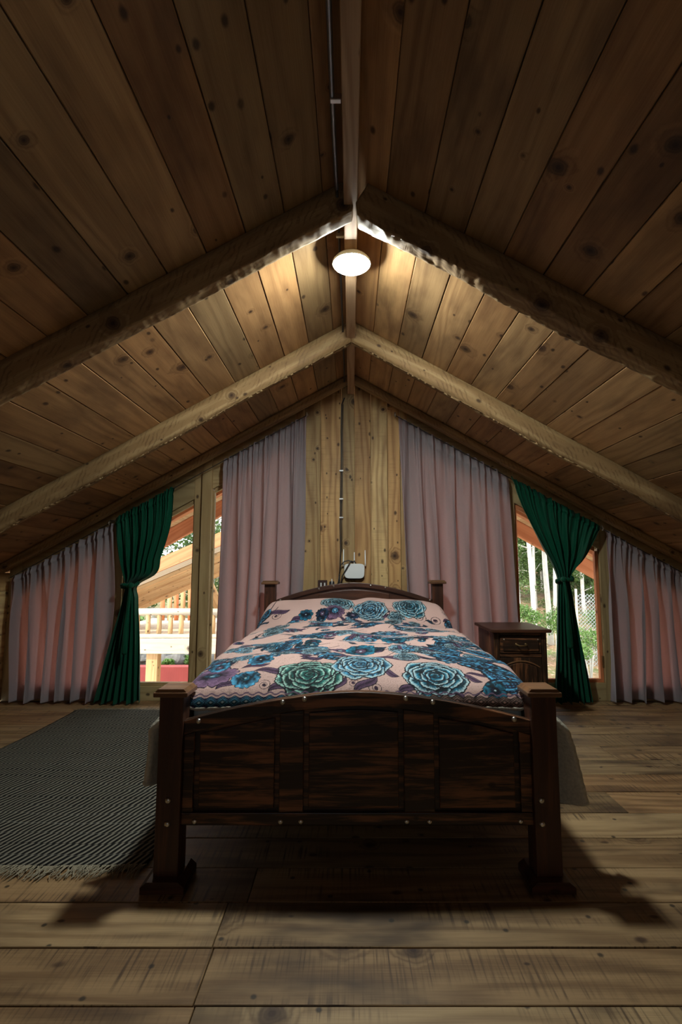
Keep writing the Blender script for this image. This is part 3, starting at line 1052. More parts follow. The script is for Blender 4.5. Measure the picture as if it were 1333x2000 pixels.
# raised fields with moulded rims
for x0, x1 in ((-.588, -.268), (-.178, .198), (.312, .632)):
    i = .019
    frame_piece(x0 + i, x1 - i, lambda x: .265, lambda x: ftop(x) - .066, 2.008, 2.019, 'panel', fb, bevel=.005)
for (x, z) in [(-.574, .578), (-.259, .656), (-.176, .665), (.207, .663), (.309, .652), (.615, .587), (-.577, .222), (-.26, .221), (-.185, .221), (.206, .221), (.29, .221), (.626, .222)]:
    z = min(z, ftop(x) - .012)
    mb = MB(); mb.dome((x, 2.002, z), .010, .008); mb.build('stud', M_steel, fb)

# headboard
htop = lambda x: arch(x, .885, 1.031)
mb = MB()
xa2, xb2 = -.630, .677
top = [(xa2 + (xb2 - xa2) * i / n, htop(xa2 + (xb2 - xa2) * i / n)) for i in range(n + 1)]
mb.prism([(xa2, .25), (xb2, .25)] + top[::-1], 'y', 4.345, 4.366, 'x')
hb = mb.build('headboard', M_post, bed)
frame_piece(xa2, xb2, lambda x: htop(x) - .038, htop, 4.328, 4.345, 'top_rail', hb, M_post)
frame_piece(-.27, .32, lambda x: .55, lambda x: htop(x) - .058, 4.334, 4.346, 'panel', hb, M_post)
for x in (-.268, -.145, .145, .268, -.59, .64):
    mb = MB(); mb.dome((x + (.02 if x > 0 else 0), 4.328, htop(x) - .016), .009, .008); mb.build('stud', M_steel, hb)
for sx in (-1, 1):
    mb = MB()
    x = BX + sx * .705
    mb.box((x - .012, 2.076, .24), (x + .012, 4.299, .40), 'y', bevel=.003)
    mb.build('side_rail', M_post, bed)
for k in range(9):
    mb = MB()
    y = 2.2 + k * .25
    mb.box((BX - .69, y, .30), (BX + .69, y + .08, .32), 'x')
    mb.build('slat', M_post, bed)

# mattress with pale sheet
mb = MB()
mb.box((BX - .655, 2.085, .325), (BX + .655, 4.29, .655), 'y', bevel=.045, seg=4)
mt = mb.build('mattress', M_sheet, smooth=True)
tag(mt, 'mattress covered by a pale blue-grey sheet inside the bed frame', 'mattress')

# pillows whose pale ends peep out beside the headboard
for sx, lab in ((-1, 'left pale pillow under the floral blanket by the headboard'), (1, 'right pale pillow under the floral blanket by the headboard')):
    nu_, nv_ = 40, 24
    P = np.zeros((nv_, nu_, 3))
    for i in range(nv_):
        for j in range(nu_):
            th = -PI / 2 + PI * i / (nv_ - 1); phi = 2 * PI * j / (nu_ - 1)
            cx_ = math.copysign(abs(math.cos(phi)) ** .6, math.cos(phi)); sy_ = math.copysign(abs(math.sin(phi)) ** .6, math.sin(phi))
            ct = abs(math.cos(th)) ** .7
            P[i, j] = (BX + sx * .345 + .325 * cx_ * ct, 4.10 + .175 * sy_ * ct, .755 + .095 * math.sin(th))
    tag(grid_obj('pillow', P, M_sheet, None, P[:, :, :2].copy()), lab, 'pillow', 'pillows under the blanket')

# ------------------------------------------------------------------ blanket
prof = np.array([(2.066, .618), (2.076, .655), (2.112, .694), (2.20, .730), (2.36, .757), (2.6, .770), (2.9, .778), (3.3, .785), (3.58, .784), (3.67, .776), (3.73, .792), (3.80, .855), (3.91, .905), (4.04, .922), (4.17, .898), (4.26, .855)])
# smooth resample by arc length
def catmull(P, n):
    out = []
    for i in range(len(P) - 1):
        p0 = P[max(i - 1, 0)]; p1 = P[i]; p2 = P[i + 1]; p3 = P[min(i + 2, len(P) - 1)]
        for k in range(n):
            t = k / n
            out.append(.5 * ((2 * p1) + (-p0 + p2) * t + (2 * p0 - 5 * p1 + 4 * p2 - p3) * t**2 + (-p0 + 3 * p1 - 3 * p2 + p3) * t**3))
    out.append(P[-1])
    return np.array(out)


pr = catmull(prof, 20)
al = np.concatenate([[0], np.cumsum(np.hypot(*np.diff(pr, axis=0).T))])
BL = al[-1]
W0, RC = .715, .085      # half width where the side drops, corner radius
DROPL, DROPR = .31, .385
AR = RC * PI / 2


def blanket_point(a, b):
    """a across in metres from the centre, b along from the foot hem."""
    Dd = np.interp(b, al, pr[:, 0]); Zt = np.interp(b, al, pr[:, 1])
    s_ = np.sign(a); q = np.abs(a)
    sm_ = smoothstep((b - .02) / .35)
    w = W0 - RC - .0 * b - .03 * smoothstep((b - 1.7) / .3)
    flat = np.minimum(q, w)
    ang = np.clip((q - w) / RC, 0, PI / 2)
    dn = np.maximum(q - w - AR, 0)
    X = flat + RC * np.sin(ang)
    Z = Zt + (np.maximum(Zt, .715) - Zt) * smoothstep(ang / (PI / 2)) - RC * (1 - np.cos(ang))
    # crown, puffiness and creases
    Z = Z - .028 * (np.minimum(q, w) / w)**3 * sm_ - .012 * (np.minimum(q, w) / w)**2
    und = .010 * np.sin(a * 9 + b * 5) * np.sin(b * 11 - a * 3) + .006 * np.sin(b * 23 + 2 * np.sin(a * 5)) + .004 * np.sin(a * 17 + b * 9)
    Z = Z + und * sm_ * np.cos(ang)
    # pillow gap in the middle
    Z = Z - .020 * np.exp(-(a / .09)**2) * smoothstep((b - 1.72) / .12)
    # side drop keeps near the level of the bed's side
    Zs = np.maximum(Zt, .70) * 0 + Z
    drop = np.where(s_ < 0, 1.0, 1.0) * dn
    front = np.exp(-(b / .16)**2)
    flare = dn * (.04 + np.where(s_ < 0, .06, .16) * front) + .022 * np.sin(b * 14 + 1.2 * s_) * smoothstep(dn / .2)
    X = X + flare + np.where(s_ < 0, .10, .075) * front * smoothstep(dn / .12)
    Z = Zs - drop * (1 - .03 * front)
    Dd = Dd + smoothstep(dn / .06) * .045 * np.exp(-b / .1) + .0 * b
    return np.stack([BX + s_ * X, Dd, Z], -1)


NA, NB = 760, 900
aa = np.linspace(-(W0 - RC + AR + DROPL), (W0 - RC + AR + DROPR), NA)
bt = np.linspace(0, 1, NB)
bb = BL * (0.55 * bt + .45 * bt**2)
A, B = np.meshgrid(aa, bb)
P = blanket_point(A, B)

# the printed pattern
rng = np.random.RandomState(5)
base = np.array([.62, .43, .385])
col = np.ones(A.shape + (3,)) * base


def vnoise(x, y, seed=0):
    xi = np.floor(x).astype(int); yi = np.floor(y).astype(int)
    fx = x - xi; fy = y - yi
    fx = fx * fx * (3 - 2 * fx); fy = fy * fy * (3 - 2 * fy)

    def h(i, j):
        k = (i * 374761393 + j * 668265263 + seed * 974711) & 0xffffffff
        k = ((k ^ (k >> 13)) * 1274126177) & 0xffffffff
        return ((k ^ (k >> 16)) & 0xffff) / 65535.0
    return (h(xi, yi) * (1 - fx) + h(xi + 1, yi) * fx) * (1 - fy) + (h(xi, yi + 1) * (1 - fx) + h(xi + 1, yi + 1) * fx) * fy


# wandering stipple lines in the ground cloth
nz = vnoise(A * 28 + 100, B * 28 + 100, 3) + .5 * vnoise(A * 60 + 100, B * 60 + 100, 4)
ln = np.abs(np.sin(nz * 17))
col *= (1 - .28 * np.clip(1 - ln / .35, 0, 1) * (B < .62))[..., None]
col *= (1 + .14 * (vnoise(A * 7 + 50, B * 7 + 50, 9) - .5))[..., None]

NAVY = np.array([.006, .010, .032]); DEEP = np.array([.005, .022, .045]); TEAL = np.array([.010, .10, .15]); SKYB = np.array([.07, .27, .42])
PALE = np.array([.42, .55, .58]); MINT = np.array([.30, .46, .40]); GRN = np.array([.006, .045, .040]); PLUM = np.array([.050, .022, .055]); MAUV = np.array([.20, .12, .20]); INK = np.array([.005, .005, .014])


def win(ca, cb, R):
    i0 = np.searchsorted(bb, cb - R); i1 = np.searchsorted(bb, cb + R)
    j0 = np.searchsorted(aa, ca - R); j1 = np.searchsorted(aa, ca + R)
    if i1 <= i0 or j1 <= j0: return None
    return slice(i0, i1), slice(j0, j1)


def put(sl, mask, c):
    m_ = np.clip(mask, 0, 1)[..., None]
    col[sl] = col[sl] * (1 - m_) + c * m_


def lerp(a, b_, t): t = np.clip(t, 0, 1)[..., None]; return a * (1 - t) + b_ * t


def leaf(ca, cb, L, ang, c0=PLUM, c1=MAUV, wd=.34):
    sl = win(ca, cb, L * .7)
    if sl is None: return
    x, y = A[sl] - ca, B[sl] - cb
    u_ = (x * math.cos(ang) + y * math.sin(ang)) / L; v_ = (-x * math.sin(ang) + y * math.cos(ang)) / L
    v_ = v_ + .12 * np.sin(u_ * 5)
    hwid = wd * np.clip(.25 - u_**2, 0, 1) * 2 * (1 + .25 * u_)
    d = np.abs(v_) - hwid
    inside = (d < 0) & (np.abs(u_) < .5)
    put(sl, (d < .022) & (np.abs(u_) < .52), INK)
    vein = np.abs(np.sin((u_ - np.abs(v_) * 1.2) * 34))
    c = lerp(c0, c1, np.clip(np.abs(v_) / (hwid + 1e-4), 0, 1) * .9 * (vein * .5 + .5))
    put(sl, inside & (d < -.012), c)
    put(sl, inside & (np.abs(v_) < .010), INK)


def curl(ca, cb, R, sgn=1, a0=0.0):
    sl = win(ca, cb, R * 1.2)
    if sl is None: return
    x, y = A[sl] - ca, B[sl] - cb
    r = np.hypot(x, y) / R; th = np.arctan2(y, x) * sgn + a0
    sp_ = np.mod(r * 2.2 - th / (2 * PI), 1)
    put(sl, (np.abs(sp_ - .5) < .10) & (r < 1) & (r > .25), INK)
    put(sl, r < .27, INK); put(sl, r < .20, PLUM)


def daisy(ca, cb, R, npet, inner, outer, centre, th0=0.0, sharp=.5):
    sl = win(ca, cb, R * 1.2)
    if sl is None: return
    x, y = A[sl] - ca, B[sl] - cb
    r = np.hypot(x, y) / R; th = np.arctan2(y, x) + th0
    pet = np.abs(np.cos(th * npet / 2)) ** sharp
    rim = .80 + .2 * pet + .02 * np.sin(th * 23)
    put(sl, r < rim, INK)
    streak = .5 + .5 * np.sin(th * npet * 6)
    c = lerp(inner, outer, (np.clip(r / rim - .3, 0, 1) / .6) + .2 * (streak - .5))
    put(sl, (r < rim - .05) & ((pet > .25) | (r < .5)), c)
    put(sl, r < .34, INK)
    put(sl, (r < .29) & (np.mod(r * 12, 1) < .55), centre)
    put(sl, r < .08, PALE)


def peony(ca, cb, R, lightc, midc, darkc, seed=0):
    rg = np.random.RandomState(seed)
    sl = win(ca, cb, R * 1.3)
    if sl is None: return
    x, y = (A[sl] - ca) / R, (B[sl] - cb) / R
    for rk, npet, pr_ in ((.66, 7, .40), (.50, 6, .38), (.35, 5, .34), (.20, 4, .28), (.08, 3, .22), (0, 1, .13)):
        ph0 = rg.uniform(0, 6.28)
        for q in rg.permutation(npet):
            th = ph0 + 2 * PI * q / npet + rg.uniform(-.15, .15)
            cx_, cy_ = rk * math.cos(th), rk * math.sin(th)
            ex_, ey_ = math.cos(th), math.sin(th)
            dx, dy = x - cx_, y - cy_
            u_ = dx * ex_ + dy * ey_; v_ = -dx * ey_ + dy * ex_
            t_ = np.arctan2(v_, u_)
            rim = pr_ * rg.uniform(.9, 1.1) * (1 + .10 * np.abs(np.cos(t_ * 1.5 + rg.uniform(-.4, .4))) - .06 * np.cos(t_ * 5 + rg.uniform(0, 6)) + .025 * np.sin(t_ * 17))
            d = np.hypot(u_ * 1.12, v_ * .86) / rim
            put(sl, (d < 1.0 + .028 / pr_), INK)
            dd_ = np.clip((d - .30) / .68, 0, 1) * np.clip(.72 + .45 * u_ / rim, 0, 1) + .07 * np.sin(t_ * 26) * d
            c = lerp(darkc * .35, midc * .9, dd_ * 1.55)
            k_ = np.clip(dd_ * 3.0 - 1.7, 0, 1)[..., None]
            put(sl, d < 1.0 - .016 / pr_, c * (1 - k_) + lightc * 1.25 * k_)


def paisley(ca, cb, L, ang, c0=NAVY, c1=SKYB):
    sl = win(ca, cb, L)
    if sl is None: return
    x, y = A[sl] - ca, B[sl] - cb
    u_ = (x * math.cos(ang) + y * math.sin(ang)) / L; v_ = (-x * math.sin(ang) + y * math.cos(ang)) / L
    v_ = v_ - .5 * u_**2 * np.sign(u_)
    wdt = .26 * np.sqrt(np.clip((u_ + .5), 0, 1)) * np.sqrt(np.clip(.5 - u_, 0, 1)) * 1.6
    d = np.abs(v_) - wdt
    put(sl, (d < .02), INK * np.ones(1))
    sc = vnoise(A[sl] * 90 + 30, B[sl] * 90 + 30, 5)
    scal = np.abs(np.sin(u_ * 40) * np.cos(v_ * 46))
    c = lerp(c0, c1, (scal > .62) * .45 + (sc > .66) * .4)
    put(sl, d < -.01, c)
    put(sl, (np.abs(d + .06) < .018), c1 * np.ones(1))


def p2ab(px, py):
    """photograph position on the bed -> pattern coordinates"""
    best = None
    t = (1000 - py) / 1000; f = _c - t * _s; k = (_s + t * _c) / f
    e_ = np.abs((pr[:, 1] - .012 - EYE) / pr[:, 0] - k)
    i = int(np.argmin(e_))
    return ((px - 686) / 1000 / f * pr[i, 0] - BX, al[i])


# background clusters across the upper bed
for (px, py, s_) in [(600, 1275, 1), (560, 1262, 1), (640, 1283, .8), (520, 1256, .9), (450, 1281, .9), (700, 1247, 1), (660, 1240, 1), (760, 1240, .8), (600, 1243, .8), (560, 1232, .8), (500, 1240, .8), (840, 1230, 1), (800, 1222, .9),
                   (640, 1222, 1), (880, 1262, 1.1), (850, 1250, 1.0), (830, 1274, .9), (905, 1281, 1), (930, 1250, .8), (720, 1225, .8), (470, 1262, .7), (410, 1278, .8), (780, 1262, .7), (570, 1218, .8), (690, 1218, .7), (900, 1240, .8)]:
    a0, b0 = p2ab(px, py)
    for k in range(20):
        a1, b1 = a0 + rng.normal(0, .060 * s_), b0 + rng.normal(0, .045 * s_)
        ch = rng.randint(5)
        if ch == 0: daisy(a1, b1, rng.uniform(.025, .05) * s_, rng.randint(6, 11), DEEP, [SKYB, TEAL, PALE * .7][rng.randint(3)], MAUV, rng.uniform(0, 6), .5)
        elif ch == 1: leaf(a1, b1, rng.uniform(.06, .11) * s_, rng.uniform(0, 3.1), NAVY, TEAL)
        elif ch == 2: leaf(a1, b1, rng.uniform(.06, .11) * s_, rng.uniform(0, 3.1))
        elif ch == 3: paisley(a1, b1, rng.uniform(.10, .16) * s_, rng.uniform(-.6, .6))
        else: peony(a1, b1, rng.uniform(.035, .06) * s_, PALE * .8, SKYB * .7, DEEP, rng.randint(999))
# side drapes
for k in range(60):
    sgn = rng.choice([-1, 1])
    a1, b1 = sgn * rng.uniform(.72, 1.12), rng.uniform(.15, BL)
    [lambda: daisy(a1, b1, .06, 8, DEEP, SKYB, MAUV, 1, .5), lambda: leaf(a1, b1, .14, rng.uniform(0, 3)), lambda: peony(a1, b1, .09, PALE, SKYB, DEEP, k), lambda: paisley(a1, b1, .22, rng.uniform(0, 3))][k % 4]()
# small swirls and sprigs
for (px, py, R) in [(355 + 30, 1300, .03), (516, 1341, .028), (690, 1340, .026), (640, 1336, .05), (780, 1292, .03), (455, 1290, .03), (850, 1205, .05), (870, 1186, .03), (925, 1300, .03), (735, 1350, .03), (540, 1197, .04), (820, 1200, .05), (760, 1196, .04)]:
    a0, b0 = p2ab(px, py); curl(a0, b0, R, rng.choice([-1, 1]), rng.uniform(0, 6))
for (px, py, L, an) in [(445, 1336, .10, .75), (552, 1342, .12, .6), (661, 1343, .10, 1.1), (715, 1341, .12, .9), (760, 1319, .10, -.5), (800, 1347, .10, .7), (889, 1348, .12, -.7), (920, 1324, .10, -.5), (530, 1313, .14, .1), (500, 1300, .12, .2), (935, 1314, .10, .1),
                        (610, 1289, .10, .2), (775, 1289, .20, .05), (690, 1291, .16, -.2), (420, 1292, .12, .1), (940, 1290, .12, .3), (585, 1207, .12, .5), (545, 1190, .16, .2), (880, 1200, .12, .6), (740, 1205, .14, .3), (640, 1207, .12, 2.6), (820, 1286, .12, .1)]:
    a0, b0 = p2ab(px, py); leaf(a0, b0, L, an)
for k in range(150):
    a1 = rng.uniform(-.66, .66); b1 = rng.uniform(.33, 1.75)
    sz_ = rng.uniform(.6, 1.1)
    ch = rng.randint(6)
    if ch < 2: daisy(a1, b1, .038 * sz_, rng.randint(6, 10), NAVY, [SKYB, TEAL * 1.3, MAUV][rng.randint(3)], PALE, rng.uniform(0, 6), .5)
    elif ch < 4: leaf(a1, b1, .10 * sz_, rng.uniform(0, 3.1), NAVY, [TEAL, MAUV][rng.randint(2)])
    elif ch == 4: curl(a1, b1, .028, rng.choice([-1, 1]), rng.uniform(0, 6))
    else: peony(a1, b1, .06 * sz_, PALE * .7, TEAL, DEEP, rng.randint(999))
# the serpentine navy figure near the right corner
for (px, py, L, an) in [(850, 1268, .26, -.5), (905, 1282, .28, -.5), (955, 1300, .26, -.7), (975, 1322, .20, -1.4), (990, 1336, .20, .1), (930, 1265, .26, -.5), (960, 1284, .22, -.7), (1000, 1310, .2, -.8)]:
    a0, b0 = p2ab(px, py); paisley(a0, b0, L, an)
a0, b0 = p2ab(968, 1350); daisy(a0, b0, .05, 5, DEEP, TEAL * 1.5, NAVY, .6, .8)
for (px, py) in ((480, 1180), (885, 1205), (510, 1195)):
    a0, b0 = p2ab(px, py); paisley(a0, b0, .2, .7)
# the large flowers
for args in [(605, 1321, .135, 0, MINT, GRN * 3, GRN), (706, 1304, .12, 1, PALE * .9, SKYB, DEEP), (850, 1323, .130, 2, PALE, TEAL * 1.8, TEAL * .6), (722, 1190, .125, 3, PALE * .8, SKYB * .8, DEEP), (660, 1178, .12, 4, PALE * .8, TEAL * 1.6, GRN),
             (800, 1184, .12, 5, PALE * .8, TEAL * 1.6, GRN)]:
    a0, b0 = p2ab(args[0], args[1]); peony(a0, b0, args[2], args[4], args[5], args[6], args[3] + 40)
for args in [(415, 1312, .115, 13, NAVY * .8, MAUV * 1.3, SKYB * .6, .3, .35), (480, 1326, .062, 15, DEEP, SKYB, TEAL * 2, 0, .25), (598, 1200, .055, 8, NAVY, TEAL * 1.2, NAVY, 0, .8), (655, 1199, .075, 10, NAVY, MAUV, SKYB, .3, .6), (630, 1203, .05, 12, NAVY, DEEP * 2, MAUV, .3, .6),
             (690, 1206, .05, 12, NAVY, DEEP * 2, MAUV, .3, .6), (430, 1292, .05, 9, DEEP, SKYB, MAUV, 0, .4), (510, 1291, .06, 9, DEEP, SKYB * .8, NAVY, 0, .4), (705, 1272, .08, 9, DEEP, TEAL * 1.7, MAUV, 0, .4), (770, 1252, .07, 9, DEEP, TEAL * 1.7, NAVY, 0, .4)]:
    a0, b0 = p2ab(args[0], args[1]); daisy(a0, b0, args[2], args[3], args[4], args[5], args[6], args[7], args[8])
# border: chain of lozenges on navy along the foot hem and the side hems
def border(dist, along, mask):
    per = .046
    q = np.abs(np.mod(along / per, 1) - .5) * 2
    h_ = np.abs(dist - .021) / .017
    band = mask & (dist < .040 + .004 * np.cos(along / per * 2 * PI + PI))
    m_ = band[..., None]
    k = h_ * .95 + q * .9
    c = np.where((k < 1.05)[..., None], INK, NAVY * 1.5)
    for lo_, hi_, cc in ((.70, .86, SKYB * 1.2), (.40, .62, TEAL), (.0, .26, PALE)):
        c = np.where(((k >= lo_) & (k < hi_))[..., None], cc, c)
    c = np.where(((k > 1.05) & (k < 1.22))[..., None], SKYB * .6, c)
    c = np.where(((h_ > .9) & (q > .75))[..., None], MAUV, c)
    return m_, c


dye = smoothstep((col[..., 2] - col[..., 0]) / .03 + .2) * (col.max(-1) < .5)
dap = vnoise(A * 110 + 40, B * 80 + 40, 21) * .6 + vnoise(A * 45 + 40, B * 45 + 40, 22) * .4
col *= (1 + dye * (np.clip((dap - .5) * 3.6, -.8, 1.1)))[..., None]
col = np.clip(col, 0, 1) ** 1.12
for dist, along, mask in ((B, A, B < .10), (aa[-1] - A, B, A > aa[-1] - .10), (A - aa[0], B, A < aa[0] + .10)):
    m_, c = border(dist, along, mask)
    if dist is B:
        kk = smoothstep((A + .15) / .25)[..., None]
        c = c * (1 - kk) + (c.mean(-1, keepdims=True) * 1.3 + .02) * np.array([1.0, .62, .5]) * kk
    col = np.where(m_, c, col)
edge = (np.abs(B - .050 - .005 * np.cos(A / .046 * 2 * PI + PI)) < .003)
col = np.where(edge[..., None], MAUV * .7, col)

blk = grid_obj('blanket', P, M_blanket, None, np.stack([A, B], -1), col)
tag(blk, 'pink fleece blanket with teal and navy flowers spread over the bed', 'blanket')

# fleece lining under it
NA2, NB2 = 240, 240
a2 = np.linspace(aa[0] - .002, aa[-1] + .002, NA2); b2 = np.linspace(-.0, BL, NB2)
A2, B2 = np.meshgrid(a2, b2)
Q = blanket_point(A2, B2)
du = np.gradient(Q, axis=1); dv = np.gradient(Q, axis=0)
nn_ = np.cross(du, dv); nn_ /= np.linalg.norm(nn_, axis=-1, keepdims=True) + 1e-9
fl = .0018 * (vnoise(A2 * 60 + 100, B2 * 60 + 100, 2) - .5)[..., None]
Qi = Q - nn_ * (.012 + fl)
Qo = Q - nn_ * .0012
ring_outer = Qo; n1_, m1_ = Q.shape[:2]
# inner sheet plus a rolled rim at the foot and side hems
rim = []
lin = grid_obj('fleece_lining', Qi, M_lining, blk, np.stack([A2, B2], -1))
lin['label'] = 'cream fleece underside of the blanket'
hemP = []
path = [Q[i, 0] - nn_[i, 0] * .007 for i in range(NB2 - 1, -1, -1)] + [Q[0, j] - nn_[0, j] * .007 for j in range(1, NA2)] + [Q[i, -1] - nn_[i, -1] * .007 for i in range(1, NB2)]
mb = MB()
mb.tube([Vector(p_) for p_ in path], [.0085 + .0018 * math.sin(i * 1.7) * math.sin(i * .61) for i in range(len(path))], 8)
hm = mb.build('fleece_hem', M_lining, blk)

# ================================================================== NIGHTSTAND
ns = empty('nightstand', (1.25, 4.12, 0), 'small dark burnt-wood nightstand with one drawer at right of the bed', 'nightstand')
x0, x1, y0, y1, zt = 1.065, 1.455, 3.885, 4.36, .70
mb = MB()
mb.box((x0 - .028, y0 - .035, zt - .024), (x1 + .028, y1 + .02, zt), 'x', bevel=.006, seg=2)
mb.build('top', M_post, ns)
mb = MB()
mb.box((x0, y0 + .02, .05), (x0 + .022, y1, zt - .025), 'z')
mb.box((x1 - .022, y0 + .02, .05), (x1, y1, zt - .025), 'z')
mb.box((x0 + .0225, y1 - .018, .05), (x1 - .0225, y1, zt - .025), 'z')
mb.box((x0 + .0225, y0 + .03, .055), (x1 - .0225, y1 - .02, .075), 'x')
mb.box((x0 + .0225, y0 + .03, .50), (x1 - .0225, y1 - .02, .512), 'x')
mb.build('body', M_dark, ns)
mb = MB()
mb.box((x0, y0 + .002, .05), (x0 + .04, y0 + .0195, zt - .025), 'z', bevel=.002)
mb.box((x1 - .04, y0 + .002, .05), (x1, y0 + .0195, zt - .025), 'z', bevel=.002)
mb.box((x0 + .041, y0 + .002, zt - .047), (x1 - .041, y0 + .0195, zt - .025), 'x', bevel=.002)
mb.box((x0 + .041, y0 + .002, .495), (x1 - .041, y0 + .0195, .52), 'x', bevel=.002)
mb.build('face_frame', M_dark, ns)
mb = MB()
mb.box((x0 + .043, y0 - .004, .523), (x1 - .043, y0 + .016, zt - .049), 'x', bevel=.003)
mb.box((x0 + .062, y0 - .012, .540), (x1 - .062, y0 - .003, zt - .066), 'x', bevel=.004)
dr = mb.build('drawer', M_dark, ns)
mb = MB()
hx, hz = (x0 + x1) / 2, .590
mb.tube([(hx - .035, y0 - .014, hz), (hx - .035, y0 - .032, hz), (hx - .02, y0 - .040, hz - .006), (hx + .02, y0 - .040, hz - .006), (hx + .035, y0 - .032, hz), (hx + .035, y0 - .014, hz)], .005, 8)
mb.dome((hx - .035, y0 - .012, hz), .010, .005); mb.dome((hx + .035, y0 - .012, hz), .010, .005)
mb.build('drawer_handle', M_brass, dr)
for xx in (x0 + .07, x1 - .07):
    mb = MB(); mb.dome((xx, y0 - .012, zt - .075), .006, .005); mb.build('stud', M_steel, dr)
mb = MB()
nn2 = 12
dx0, dx1 = x0 + .043, x1 - .043
arcz = lambda x: .40 + .055 * (1 - ((x - hx) / (dx1 - hx))**2)
mb.box((dx0, y0 + .001, .08), (dx1, y0 + .016, .492), 'z', bevel=.002)
dd = mb.build('door', M_dark, ns)
frame_piece(dx0 + .035, dx1 - .035, lambda x: .12, lambda x: arcz(x), y0 - .008, y0 + .001, 'door_panel', dd, M_dark, 'z', bevel=.004)
frame_piece(dx0 + .015, dx1 - .015, lambda x: arcz(x) + .008, lambda x: arcz(x) + .018, y0 - .006, y0 + .001, 'door_moulding', dd, M_cap, 'x', bevel=.002)
for fx in (x0 + .02, x1 - .02):
    for fy in (y0 + .03, y1 - .03):
        mb = MB(); mb.box((fx - .019, fy - .019, 0), (fx + .019, fy + .019, .049), 'z', bevel=.003); mb.build('foot', M_post, ns)

# ================================================================== RUG
rg = empty('woven_rug', (-1.6, 3.2, 0), 'grey and black twill woven rug with fringed ends at left of the bed', 'rug')
nu_, nv_ = 60, 120
P3 = np.zeros((nv_, nu_, 3)); UV3 = np.zeros((nv_, nu_, 2))
for i in range(nv_):
    t = i / (nv_ - 1)
    y = 2.13 + t * 2.17
    xl_ = -2.20 - .035 * t + .012 * math.sin(t * 9); xr_ = -.80 - .28 * t
    if t > .93: pass
    xr_ = -.795 - .03 * t
    for j in range(nu_):
        s_ = j / (nu_ - 1)
        x = xl_ + (xr_ - xl_) * s_
        P3[i, j] = (x, y + .018 * math.sin(s_ * 5 + 1) * (1 - t) + .015 * math.sin(s_ * 7) * t, .0095 + .0022 * math.sin(x * 14 + y * 3) * math.sin(y * 9) + .0015 * math.sin(x * 31))
        UV3[i, j] = (x, y)
r_ = grid_obj('rug_weave', P3, M_rug, rg, UV3)
sm = r_.modifiers.new('th', 'SOLIDIFY'); sm.thickness = .007; sm.offset = -1
rr_ = random.Random(4)
for ynm, base_i, sg in (('near', 0, -1), ('far', nv_ - 1, 1)):
    mb = MB()
    for k in range(300):
        j = k / 299 * (nu_ - 1)
        j0 = int(min(j, nu_ - 2)); fr__ = j - j0
        p_ = P3[base_i, j0] * (1 - fr__) + P3[base_i, j0 + 1] * fr__
        L = rr_.uniform(.03, .075) * (1.25 if sg < 0 else .8)
        dx = rr_.uniform(-.045, .03); z = .006
        pts = [Vector((p_[0], p_[1] - sg * .004, .008))]
        for q in range(1, 5):
            t = q / 4
            pts.append(Vector((p_[0] + dx * t + rr_.uniform(-.006, .006), p_[1] + sg * L * t, .006 - .002 * t + rr_.uniform(0, .006))))
        mb.tube(pts, [.0022, .0022, .0018, .0016, .001], 5, caps=False)
    fo = mb.build('fringe', M_fringe, rg)
    fo['kind'] = 'stuff'

# ================================================================== OUTSIDE
# ground rising behind the house
gx = np.linspace(-16, 18, 90); gy = np.linspace(5.2, 34, 90)
GX, GY = np.meshgrid(gx, gy)
GZ = -2.6 + .0 * GX


def ground_z(x, y):
    x = np.asarray(x, float); y = np.asarray(y, float)
    right = smoothstep((x + 1.0) / 2.5)
    rise = np.clip(y - 7.0, 0, None) * .21
    zr = -1.25 + rise
    zl = -1.75 + np.clip(y - 10.5, 0, None) * .12
    return zl * (1 - right) + zr * right + .12 * (vnoise(x * .9 + 60, y * .9 + 60, 7) - .5)


P4 = np.stack([GX, GY, ground_z(GX, GY)], -1)
tag(grid_obj('ground', P4, M_ground, None, np.stack([GX, GY], -1)), 'leaf-strewn slope outside the windows', kind='structure')


def leaves(name, blobs, n, size, mat, parent, seed, flat=.5):
    rg_ = np.random.RandomState(seed)
    vs = []
    wts = np.array([b_[3] * b_[4] * b_[5] for b_ in blobs]); wts = wts / wts.sum()
    ch = rg_.choice(len(blobs), n, p=wts)
    d = rg_.normal(size=(n, 3)); d /= np.linalg.norm(d, axis=1, keepdims=True)
    r = rg_.uniform(.35, 1, n) ** .6
    bl_ = np.array(blobs)[ch]
    c = bl_[:, :3] + d * r[:, None] * bl_[:, 3:6]
    t1 = rg_.normal(size=(n, 3)); t1 /= np.linalg.norm(t1, axis=1, keepdims=True)
    t2 = np.cross(t1, rg_.normal(size=(n, 3))); t2 /= np.linalg.norm(t2, axis=1, keepdims=True)
    s_ = size * rg_.uniform(.6, 1.4, n)[:, None]
    V = np.stack([c - t1 * s_, c - t2 * s_ * flat, c + t1 * s_, c + t2 * s_ * flat], 1).reshape(-1, 3)
    me = bpy.data.meshes.new(name)
    me.from_pydata(V.tolist(), [], (np.arange(n * 4).reshape(n, 4)).tolist())
    me.materials.append(mat)
    o = bpy.data.objects.new(name, me); C.objects.link(o)
    if parent:
        o.parent = parent; me.transform(Matrix.Translation(-parent.location))
    return o


